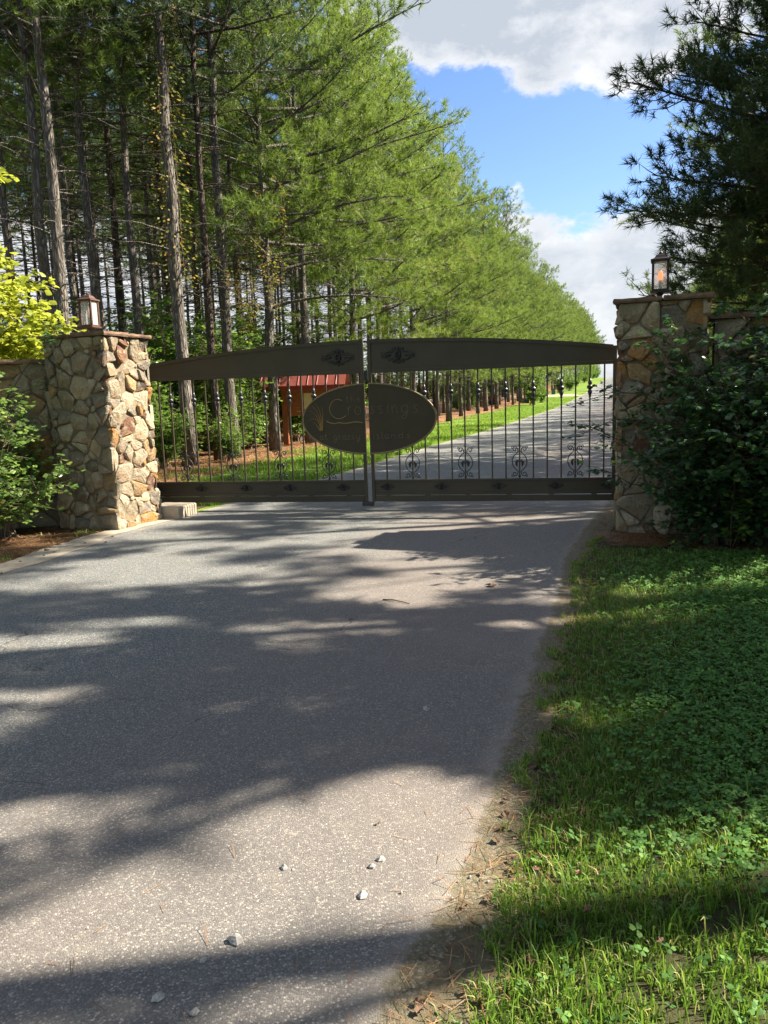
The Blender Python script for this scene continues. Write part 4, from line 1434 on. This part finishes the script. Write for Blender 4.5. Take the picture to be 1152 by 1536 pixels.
# ---- yellow maple at the left edge
def maple():
    r = random.Random(81); rs = np.random.default_rng(81)
    tr = MB(); tr.tube([(0, 0, 0), (.05, 0, 1.5), (0, .05, 3), (.1, 0, 4.5), (.05, 0, 6.2)], [.1, .085, .07, .045, .015], 9)
    br = MB(); P = []; A = []
    # boughs: height, azimuth, length
    B = [(2.4, -.2, 1.75, .05), (2.6, .15, 1.7, .08), (2.9, -.5, 1.6, .1), (2.15, -.05, 1.55, .0), (2.7, -.9, 1.5, .1), (3.2, .05, 1.45, .12), (3.5, -.3, 1.3, .18), (2.3, .4, 1.5, .05), (2.45, -1.3, 1.3, .1), (3.0, .5, 1.2, .1),
         (4.75, -.1, .95, .12), (4.5, -.5, .85, .1), (1.9, -.4, 1.6, .0), (2.0, .2, 1.3, .05)]
    B += [(r.uniform(2.2, 5.6), r.uniform(1.6, 4.9), r.uniform(.9, 1.7), .2) for _ in range(16)]
    for (z, a, L, e) in B:
        q = [Vector((0, 0, z))]
        for j in range(5):
            q.append(q[-1] + Vector((math.cos(a) * L / 5, math.sin(a) * L / 5, math.sin(e) * L / 5 + r.uniform(-.03, .05))))
        br.tube(q, [.028 * (1 - j / 5.6) for j in range(6)], 5, cap=False)
        for j in range(44):
            t = r.uniform(.15, 1); x = t * 5; i = min(4, int(x)); p = q[i] + (q[i + 1] - q[i]) * (x - i)
            a2 = a + r.uniform(-1.4, 1.4); l = r.uniform(.12, .42)
            en = p + Vector((math.cos(a2) * l, math.sin(a2) * l, r.uniform(-.12, .2)))
            br.tube([p, en], [.006, .002], 3, cap=False)
            for g in range(10):
                f = r.uniform(.2, 1.1); pp = p + (en - p) * f; a3 = a2 + r.gauss(0, 1)
                P.append(tuple(pp + Vector((r.uniform(-.05, .05), r.uniform(-.05, .05), r.uniform(-.05, .06))))); A.append((math.cos(a3), math.sin(a3), r.uniform(-.6, .2)))
    t = empty('maple_tree', (-6.55, 12.0, 0), R(-8))
    tag(t, 'small tree with bright yellow-green leaves at the left edge behind the wall', 'tree')
    tr.build('trunk', M['bark_dark'], t); br.build('branches', M['bark_dark'], t)
    link('crown', leaf_mesh(np.array(P), np.array(A), .12, rs, M['leaf_yellow'], 'crown'), t)


maple()

# ---- vine on the big pale trunk
def vine():
    r = random.Random(91); rs = np.random.default_rng(91)
    st = MB(); P = []; A = []
    for k in range(4):
        a = k * 1.7; q = []
        for j in range(40):
            z = 4.4 + j * .17; a += r.uniform(-.25, .25)
            rr = .2 - .008 * z + r.uniform(0, .03)
            q.append(Vector((math.cos(a) * rr, math.sin(a) * rr, z)))
            for g in range(6):
                a2 = a + r.gauss(0, .8); ll = r.uniform(.0, .3)
                P.append((math.cos(a2) * (rr + ll), math.sin(a2) * (rr + ll), z + r.uniform(-.15, .1))); A.append((math.cos(a2), math.sin(a2), r.uniform(-.9, -.1)))
        st.tube(q, .008, 3, cap=False)
    t = empty('climbing_vine', (-4.72, 18.9, 0)); tag(t, 'vine with orange and green leaves climbing the big pale pine trunk', 'vine')
    st.build('stems', M['twig_grey'], t)
    link('leaves', leaf_mesh(np.array(P), np.array(A), .08, rs, M['leaf_vine'], 'leaves'), t)
    # hanging tangle right of the paired pines
    P = []; A = []; st = MB()
    for k in range(26):
        x0, y0, z0 = r.uniform(-.7, 1.5), r.uniform(-.4, .4), r.uniform(4.4, 7.6)
        q = [Vector((x0, y0, z0))]
        for j in range(6):
            q.append(q[-1] + Vector((r.uniform(-.12, .2), r.uniform(-.1, .1), -r.uniform(.1, .25))))
            for g in range(9):
                a2 = r.uniform(0, 6.28); P.append(tuple(q[-1] + Vector((r.uniform(-.12, .12), r.uniform(-.12, .12), r.uniform(-.12, .12))))); A.append((math.cos(a2), math.sin(a2), r.uniform(-.7, .1)))
        st.tube(q, .006, 3, cap=False)
    t = empty('climbing_vine', (-3.9, 20.6, 0)); tag(t, 'tangle of orange-tinged vine hanging from the paired pines', 'vine')
    st.build('stems', M['twig_grey'], t)
    link('leaves', leaf_mesh(np.array(P), np.array(A), .07, rs, M['leaf_vine'], 'leaves'), t)


vine()

# ---- rose-like shrub before the left wall
s1 = gen_shrub(801, 2.15, 1.0, 34, 22, 8, .07, 'leaf_rose', .009, zmin=.22)
place_shrub(s1, (-4.7, 9.3, 0), 0, 1.0, 'sparse green shrub with pale stems before the left stone wall', name='rose_bush')
s1b = gen_shrub(802, 2.0, .9, 24, 18, 8, .07, 'leaf_rose', .011, zmin=.3)
place_shrub(s1b, (-5.35, 9.15, 0), 1, 1.12, 'second sparse shrub at the left frame edge before the wall', name='rose_bush')


def sprig(name, pts, leaves, size, mat, loc, label, seed, spread=.1, cat='vine'):
    r = random.Random(seed); rs = np.random.default_rng(seed)
    st = MB(); P = []; A = []
    for q in pts:
        q = [Vector(p) for p in q]
        st.tube(q, [.006 * (1 - .6 * i / (len(q) - 1)) for i in range(len(q))], 4, cap=False)
        for k in range(leaves):
            x = r.uniform(.15, 1) * (len(q) - 1); i = min(len(q) - 2, int(x)); p = q[i] + (q[i + 1] - q[i]) * (x - i)
            a = r.uniform(0, 6.28)
            P.append(tuple(p + Vector((r.gauss(0, spread * .5), r.gauss(0, spread * .5), r.gauss(0, spread * .35))))); A.append((math.cos(a), math.sin(a), r.uniform(-.5, .3)))
    t = empty(name, loc); tag(t, label, cat)
    st.build('stems', M['twig'], t); link('leaves', leaf_mesh(np.array(P), np.array(A), size, rs, M[mat], 'leaves', flat=.8), t)


sprig('climbing_vine', [[(-4.9, 9.65, 1.1), (-4.6, 9.62, 1.7), (-4.35, 9.62, 2.05), (-4.1, 9.66, 2.3), (-3.95, 9.72, 2.52), (-3.85, 9.8, 2.6)], [(-4.6, 9.62, 1.7), (-4.3, 9.6, 1.8), (-4.0, 9.55, 1.9)], [(-4.1, 9.66, 2.3), (-4.0, 9.62, 2.45), (-3.9, 9.66, 2.56)]],
      26, .085, 'leaf_dark', (0, 0, 0), 'leafy shoot climbing up onto the cap of the left pillar', 811)

# ---- dense bush before the right pillar and wall
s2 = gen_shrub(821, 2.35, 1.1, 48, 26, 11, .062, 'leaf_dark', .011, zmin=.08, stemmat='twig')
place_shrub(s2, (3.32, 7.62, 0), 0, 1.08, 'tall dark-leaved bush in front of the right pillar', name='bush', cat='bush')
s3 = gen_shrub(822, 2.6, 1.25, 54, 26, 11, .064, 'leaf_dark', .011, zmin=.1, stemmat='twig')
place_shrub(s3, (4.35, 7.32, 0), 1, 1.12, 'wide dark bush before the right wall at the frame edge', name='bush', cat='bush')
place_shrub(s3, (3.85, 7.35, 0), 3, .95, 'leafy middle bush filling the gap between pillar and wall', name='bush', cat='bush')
sprig('bush_shoot', [[(3.0, 7.8, 1.35), (2.75, 7.95, 1.5), (2.45, 8.05, 1.55), (2.2, 8.1, 1.48), (1.98, 8.15, 1.42)], [(3.0, 7.8, 1.2), (2.7, 8.0, 1.28), (2.4, 8.05, 1.25), (2.1, 8.1, 1.12), (1.93, 8.12, 1.1)]],
      34, .07, 'leaf_dark', (0, 0, 0), 'thin leafy shoots reaching left across the gate from the bush', 831, .06, 'shoot')
sprig('bush_shoot', [[(4.35, 7.5, 1.8), (4.33, 7.55, 2.3), (4.28, 7.6, 2.7), (4.25, 7.6, 3.05)], [(4.35, 7.5, 1.9), (4.45, 7.5, 2.4), (4.5, 7.55, 2.75)]],
      42, .1, 'leaf', (0, 0, 0), 'tall green shoots standing above the right wall', 832, .12, 'shoot')
sprig('bush_shoot', [[(3.3, 7.2, 0), (3.25, 7.1, .3), (3.25, 7.05, .7), (3.22, 7.0, .95)], [(3.3, 7.2, 0), (3.35, 7.05, .35), (3.3, 7.0, .6)]],
      44, .085, 'leaf', (0, 0, 0), 'bright green low shoots at the foot of the dark bush', 833, .09, 'shoot')

# ------------------------------------------------------------------ grass and clover
def blades(X, Y, Z, h, w, rs, mat, name, lean=.5, dry=.06):
    n = len(X)
    a = rs.uniform(0, 6.283, n); b_ = rs.uniform(0, 6.283, n)
    H_ = h * rs.uniform(.45, 1.35, n)
    ln = rs.uniform(.1, 1.0, n) * lean * H_
    dx, dy = np.cos(a), np.sin(a); sx_, sy_ = np.cos(b_) * w / 2, np.sin(b_) * w / 2
    p0 = np.stack([X, Y, Z], 1)
    s = np.stack([sx_, sy_, np.zeros(n)], 1)
    m_ = p0 + np.stack([dx * ln * .35, dy * ln * .35, H_ * .6], 1)
    tp_ = p0 + np.stack([dx * ln, dy * ln, H_ * (1 - .25 * lean)], 1)
    V_ = np.stack([p0 - s, p0 + s, m_ + s * .8, m_ - s * .8, tp_], 1).reshape(-1, 3)
    i = np.arange(n)[:, None] * 5
    F_ = np.concatenate([i + np.array([[0, 1, 2]]), i + np.array([[0, 2, 3]]), i + np.array([[3, 2, 4]])], 0)
    v = rs.uniform(0, .88, n); v[rs.random(n) < dry] = 1.0
    o = link(name, np_mesh(name, V_, F_, mat, np.repeat(v, 5)))
    tag(o, kind='stuff')
    return o


def vnoise(x, y, s, seed):
    r = np.random.default_rng(seed)
    t = 0
    for k in range(5):
        a, c, d = r.uniform(0, 6.28, 3)
        f = s * (1 + k * .7)
        t = t + np.sin(x * f * math.cos(a) + y * f * math.sin(a) + c) * np.cos(x * f * .8 * math.cos(d) - y * f * math.sin(d))
    return t / 2.2


def sample_right(n, y0, y1, rs, margin=0.0):
    Y = rs.uniform(y0, y1, n)
    x0 = right_edge(Y) + np.maximum(.02, dirt_w(Y)) + margin
    x1 = .56 * Y + 1.6
    X = x0 + (x1 - x0) * rs.random(n)
    bed = Y > 8.0 - .36 * (X - 2.5) - .62
    keep = ~bed
    return X[keep], Y[keep]


rs = np.random.default_rng(41)
gX, gY = [], []
for (y0, y1, cnt_) in ((.6, 1.6, 9000), (1.6, 2.6, 26000), (2.6, 4, 30000), (4, 6, 30000), (6, 8.6, 22000)):
    x_, y_ = sample_right(cnt_, y0, y1, rs)
    gX.append(x_); gY.append(y_)
gX = np.concatenate(gX); gY = np.concatenate(gY)
edge_d = gX - (right_edge(gY) + np.maximum(.02, dirt_w(gY)))
cn = vnoise(gX, gY, 1.1, 3) * .35 + np.clip((edge_d - .5) * 1.1, -1, 1.2) - np.clip((2.5 - gY) * 1.6, 0, 2)
keep = rs.random(len(gX)) > np.clip(.15 + cn * .5, 0, .78)
keep &= vnoise(gX, gY, 9, 7) > -.85 + rs.random(len(gX)) * .3
tag(blades(gX[keep], gY[keep], np.full(keep.sum(), .004), .05, .0045, rs, M['grass'], 'lawn_grass', .95, .13), 'green grass on the verge right of the driveway', 'grass')
# straggling taller tufts near the edge and at the front
tx, ty = sample_right(5200, .7, 2.9, rs)
cl = vnoise(tx, ty, 6, 12) > .15
tag(blades(tx[cl], ty[cl], np.full(cl.sum(), .004), .11, .006, rs, M['grass'], 'tall_grass', .8, .14), 'taller grass tufts at the front corner', 'grass')
Yt = rs.uniform(1.2, 8, 9000)
Xt = right_edge(Yt) + np.maximum(.02, dirt_w(Yt)) - np.abs(rs.normal(0, .032, len(Yt)))
k_ = vnoise(Xt, Yt, 5, 14) > .0
tag(blades(Xt[k_], Yt[k_], np.full(k_.sum(), .018), .04, .004, rs, M['grass'], 'edge_grass', 1.0, .3), 'thin grass creeping over the dirt margin', 'grass')


def clover(X, Y, rs):
    n = len(X)
    h = rs.uniform(.025, .07, n); s = rs.uniform(.009, .0155, n)
    a0 = rs.uniform(0, 6.28, n)
    Vs = []; vr = []
    tilt = rs.normal(0, .3, (n, 2))
    for k in range(3):
        a = a0 + k * 2.094
        d = np.stack([np.cos(a), np.sin(a)], 1); pz = np.stack([-np.sin(a), np.cos(a)], 1)
        def pt(r_, sd_):
            xy = d * (s * r_)[:, None] + pz * (s * sd_)[:, None]
            z = h + (xy * tilt).sum(1) - .12 * s * abs(sd_)
            return np.stack([X + xy[:, 0], Y + xy[:, 1], z], 1)
        Vs.append(np.stack([pt(.05, 0), pt(.8, -.62), pt(1.45, -.4), pt(1.3, 0), pt(1.45, .4), pt(.8, .62)], 1))
        vr.append(rs.uniform(0, 1, n))
    V_ = np.concatenate(Vs, 0).reshape(-1, 3)
    i = np.arange(3 * n)[:, None] * 6
    F_ = np.concatenate([i + np.array([[0, 1, 2, 3]]), i + np.array([[0, 3, 4, 5]])], 0)
    o = link('clover', np_mesh('clover', V_, F_, M['clover'], np.repeat(np.concatenate(vr), 6)))
    tag(o, 'dense clover covering the shaded verge', 'clover', kind='stuff')


cX, cY = [], []
for (y0, y1, cnt_) in ((1.5, 2.6, 7000), (2.6, 4, 15000), (4, 6, 20000), (6, 8.3, 17000)):
    x_, y_ = sample_right(cnt_, y0, y1, rs, .05)
    cX.append(x_); cY.append(y_)
cX = np.concatenate(cX); cY = np.concatenate(cY)
ed = cX - (right_edge(cY) + dirt_w(cY))
cn = vnoise(cX, cY, 1.1, 3) * .35 + np.clip((ed - .5) * 1.1, -1, 1.2) - np.clip((2.5 - cY) * 1.6, 0, 2)
k_ = rs.random(len(cX)) < np.clip(.25 + cn * .8, .04, 1)
clover(cX[k_], cY[k_], rs)
# lawn beyond the gate, left verge
Yv = 11.6 + (rs.random(70000) ** 1.7) * 75
ov = rs.uniform(.12, 3.6, len(Yv)) * (1 + .006 * Yv)
Xv = np.interp(Yv, LY, LX) - ov
k_ = (vnoise(Xv, Yv, .8, 31) + .9 - ov * .16 > rs.random(len(Yv)) * .9 - .2)
tag(blades(Xv[k_], Yv[k_], hz(Yv[k_]) + .01, .09, .016, rs, M['verge'], 'verge_grass', .6, .05), 'bright lawn along the left side of the road beyond the gate', 'grass')
Yv = 9.2 + rs.random(9000) * 40; ov = np.abs(rs.normal(0, 1.0, len(Yv))) + .3
Xv = np.interp(Yv, RY, RX) + ov
k_ = (Yv > 9.4)
tag(blades(Xv[k_], Yv[k_], hz(Yv[k_]) + .005, .09, .014, rs, M['verge'], 'verge_grass', .6, .05), 'grass along the right side of the road beyond the gate', 'grass')
Yl = rs.uniform(6.5, 9.8, 2600); Xl = left_edge(Yl) - .3 - np.abs(rs.normal(0, .35, len(Yl)))
k_ = vnoise(Xl, Yl, 3, 44) > .25
tag(blades(Xl[k_], Yl[k_], np.full(k_.sum(), .01), .05, .006, rs, M['grass'], 'sparse_grass', .8, .3), 'sparse grass on the mulch before the left pillar', 'grass')


# pine straw litter: thin needles scattered on road edge, mulch and margins
def litter(X, Y, z, ln, w, rs, mat, name, label):
    n = len(X); a = rs.uniform(0, 6.28, n); L = ln * rs.uniform(.5, 1.2, n)
    d = np.stack([np.cos(a) * L / 2, np.sin(a) * L / 2, rs.uniform(0, .25, n) * L / 2], 1)
    s = np.stack([-np.sin(a) * w / 2, np.cos(a) * w / 2, np.zeros(n)], 1)
    p = np.stack([X, Y, np.full(n, z) + .001 + d[:, 2]], 1)
    V_ = np.stack([p - d - s, p - d + s, p + d + s, p + d - s], 1).reshape(-1, 3)
    F_ = np.arange(4 * n).reshape(-1, 4)
    o = link(name, np_mesh(name, V_, F_, mat, np.repeat(rs.random(n), 4)))
    tag(o, label, 'litter', kind='stuff')


M['straw_needle'] = foliage('straw_needle', [(0, (.1, .05, .025)), (.5, (.26, .13, .06)), (1, (.42, .28, .16))], (.3, .2, .1), .1)
Yq = rs.uniform(1.5, 10.5, 2600); xr = right_edge(Yq)
Xq = xr + rs.normal(.08, .12, len(Yq))
litter(Xq, Yq, .02, .07, .0022, rs, M['straw_needle'], 'pine_straw', 'loose brown pine needles along the driveway edge')
Yq = rs.uniform(1.6, 10.5, 420); Xq = left_edge(Yq) + (right_edge(Yq) - left_edge(Yq)) * rs.random(len(Yq))
litter(Xq, Yq, .016, .07, .0022, rs, M['straw_needle'], 'pine_straw', 'scattered brown pine needles on the asphalt')
Yq = rs.uniform(7, 10.3, 9000); Xq = left_edge(Yq) - .25 - np.abs(rs.normal(0, 1.2, len(Yq)))
litter(Xq, Yq, .012, .12, .004, rs, M['straw_needle'], 'pine_straw', 'brown needle litter under the shrub before the left wall')
Xq = rs.uniform(2.3, 6.5, 9000); Yq = 8.05 - .36 * (Xq - 2.5) - .5 + rs.random(len(Xq)) * .7
litter(Xq, Yq, .014, .12, .004, rs, M['straw_needle'], 'pine_straw', 'brown needle litter below the dark bush')
Yq = rs.uniform(12.5, 34, 26000); Xq = off_line(Yq, 3.0) - np.abs(rs.normal(0, 2.6, len(Yq)))
litter(Xq, Yq, .016, .22, .012, rs, M['straw_needle'], 'pine_straw', 'thick orange pine straw under the trees left of the gate')

# ------------------------------------------------------------------ small things on the ground
def pebble(x, y, s, seed, label, z=.014):
    r = random.Random(seed)
    m = MB()
    vs = []; n = 6
    for j, (zz, k) in enumerate(((0, .75), (.25, 1), (.6, .8), (.85, .42))):
        for i in range(n):
            a = i * 2 * math.pi / n
            q = k * r.uniform(.68, 1.2)
            vs.append((math.cos(a) * q * s * .5, math.sin(a) * q * s * .4, zz * s * .5 * r.uniform(.85, 1.1)))
    vs.append((0, 0, s * .55))
    fs = [tuple(range(n - 1, -1, -1))]
    for j in range(3):
        for i in range(n):
            i2 = (i + 1) % n
            fs.append((j * n + i, j * n + i2, j * n + n + i2, j * n + n + i))
    for i in range(n): fs.append((3 * n + i, 3 * n + (i + 1) % n, 4 * n))
    m.add(vs, fs)
    o = m.build('pebble', M['pebble'], None, (x, y, z - .001), (0, 0, r.uniform(0, 6)))
    tag(o, label, 'pebble', 'pebbles scattered on the driveway')


for i, (x, y, s, lab) in enumerate([
    (-.38, 2.41, .018, 'small pale pebble left of the pair at the sun patch middle'),
    (-.08, 2.40, .018, 'darker lower pebble of the touching pair on the asphalt'),
    (-.05, 2.44, .020, 'pale upper pebble of the touching pair on the asphalt'),
    (-.11, 2.25, .022, 'rounded grey-green pebble just below the touching pair'),
    (-.48, 2.06, .032, 'largest pale angular stone in the bright patch above the shadow band'),
    (-.56, 1.985, .014, 'small pebble at the upper rim of the dark shadow band'),
    (-.65, 1.85, .022, 'grey pebble lying inside the shadow band at the lower left'),
    (-.54, 1.795, .018, 'pale pebble at the very bottom edge of the view'),
    (.18, 3.70, .026, 'lone dark pebble on the shaded asphalt mid-way to the gate'),
    (.26, 2.08, .016, 'white chip lying beside the dirt margin'),
    (-.35, 2.4, .008, 'tiny dark grit beside the left pale pebble'),
    (-.95, 2.14, .008, 'tiny dark grit at the left of the bright patch')]):
    pebble(x, y, s * 1.7, 900 + i, lab)
for i in range(34):
    yy = random.uniform(1.7, 7.5)
    pebble(float(right_edge(yy)) + random.uniform(-.3, .16), yy, random.uniform(.006, .014), 950 + i, 'small grey grit stone along the crumbling driveway edge', .018)


def dryleaf(x, y, s, seed, label, z=.02, mat='dryleaf'):
    r = random.Random(seed)
    n = 10; vs = [(0, 0, .003)]
    for i in range(n):
        a = 2 * math.pi * i / n
        q = s * .5 * (1 - .35 * (i % 2)) * r.uniform(.8, 1.15) * (1.25 if i in (0, 5) else .8)
        vs.append((math.cos(a) * q, math.sin(a) * q, .002 + abs(math.sin(a)) * s * r.uniform(.08, .35)))
    fs = [(0, 1 + i, 1 + (i + 1) % n) for i in range(n)]
    m = MB(); m.add(vs, fs)
    # underside, so the leaf has a thickness
    m.add([(p[0] * .98, p[1] * .98, p[2] - .0012) for p in vs], [(f[0], f[2], f[1]) for f in fs])
    o = m.build('dry_leaf', M[mat], None, (x, y, z), (0, 0, r.uniform(0, 6)))
    tag(o, label, 'leaf', 'fallen dry leaves')


for i, (x, y, s, lab) in enumerate([
    (.86, 6.14, .10, 'dark curled leaf alone on the asphalt in front of the gate'),
    (-.06, 2.66, .02, 'small orange-brown leaf on the sunlit asphalt'),
    (.42, 2.69, .045, 'reddish dry leaf at the top of the leaf drift on the dirt margin'),
    (.39, 2.60, .05, 'dark red leaf in the leaf drift on the dirt margin'),
    (.45, 2.55, .04, 'brown leaf on the grass side of the leaf drift'),
    (.36, 2.52, .04, 'small brown leaf at the lower end of the leaf drift'),
    (.29, 2.20, .038, 'pale pink-brown curled leaf on the bare dirt'),
    (.37, 2.18, .036, 'flat brown leaf between bare dirt and grass'),
    (.335, 2.02, .036, 'dark brown leaf by the shadow band edge on the dirt'),
    (.57, 2.09, .04, 'upright tan leaf caught in the grass'),
    (.74, 1.95, .03, 'reddish leaf in the sunny grass at the lower right'),
    (1.03, 4.45, .06, 'brown leaf beside the twig at the middle of the verge'),
    (.21, 1.80, .05, 'crumpled brown leaf at the bottom of the dirt margin'),
    (.40, 2.35, .035, 'tan leaf at the grass edge above the flat brown leaf')]):
    dryleaf(x, y, s, 1000 + i, lab, .02 if i not in (9, 10) else .055)
for i in range(80):
    yy = random.choice((random.uniform(1.75, 3.2), random.uniform(1.7, 9.3)))
    dryleaf(float(right_edge(yy)) + random.uniform(-.05, .35), yy, random.uniform(.015, .04), 1040 + i, 'small brown leaf scrap lying where the grass meets the driveway', .022)
for i in range(40):
    yy = random.uniform(6.8, 9.6)
    dryleaf(float(left_edge(yy)) - random.uniform(-.3, 1.6), yy, random.uniform(.03, .06), 1090 + i, 'small brown leaf scrap on the mulch at the left of the driveway', .022)


def twig(pts, rad, label):
    m = MB(); m.tube(pts, [rad * (1 - .5 * i / (len(pts) - 1)) for i in range(len(pts))], 5)
    tag(m.build('twig', M['twig'], None), label, 'twig', 'fallen twigs')


twig([(-.03, 5.82, .02), (.05, 5.78, .026), (.13, 5.72, .022), (.17, 5.68, .02)], .006, 'dark thin twig lying across the asphalt before the gate')
twig([(.22, 2.1, .023), (.245, 2.07, .028), (.27, 2.05, .023)], .0025, 'short twig on the sunlit dirt margin')
twig([(.33, 2.09, .024), (.37, 2.11, .028), (.43, 2.12, .024)], .0025, 'thin bent twig touching the grass edge')
twig([(.99, 4.35, .024), (1.05, 4.42, .03), (1.12, 4.5, .024)], .006, 'pale branching twig beside the leaf at mid verge')
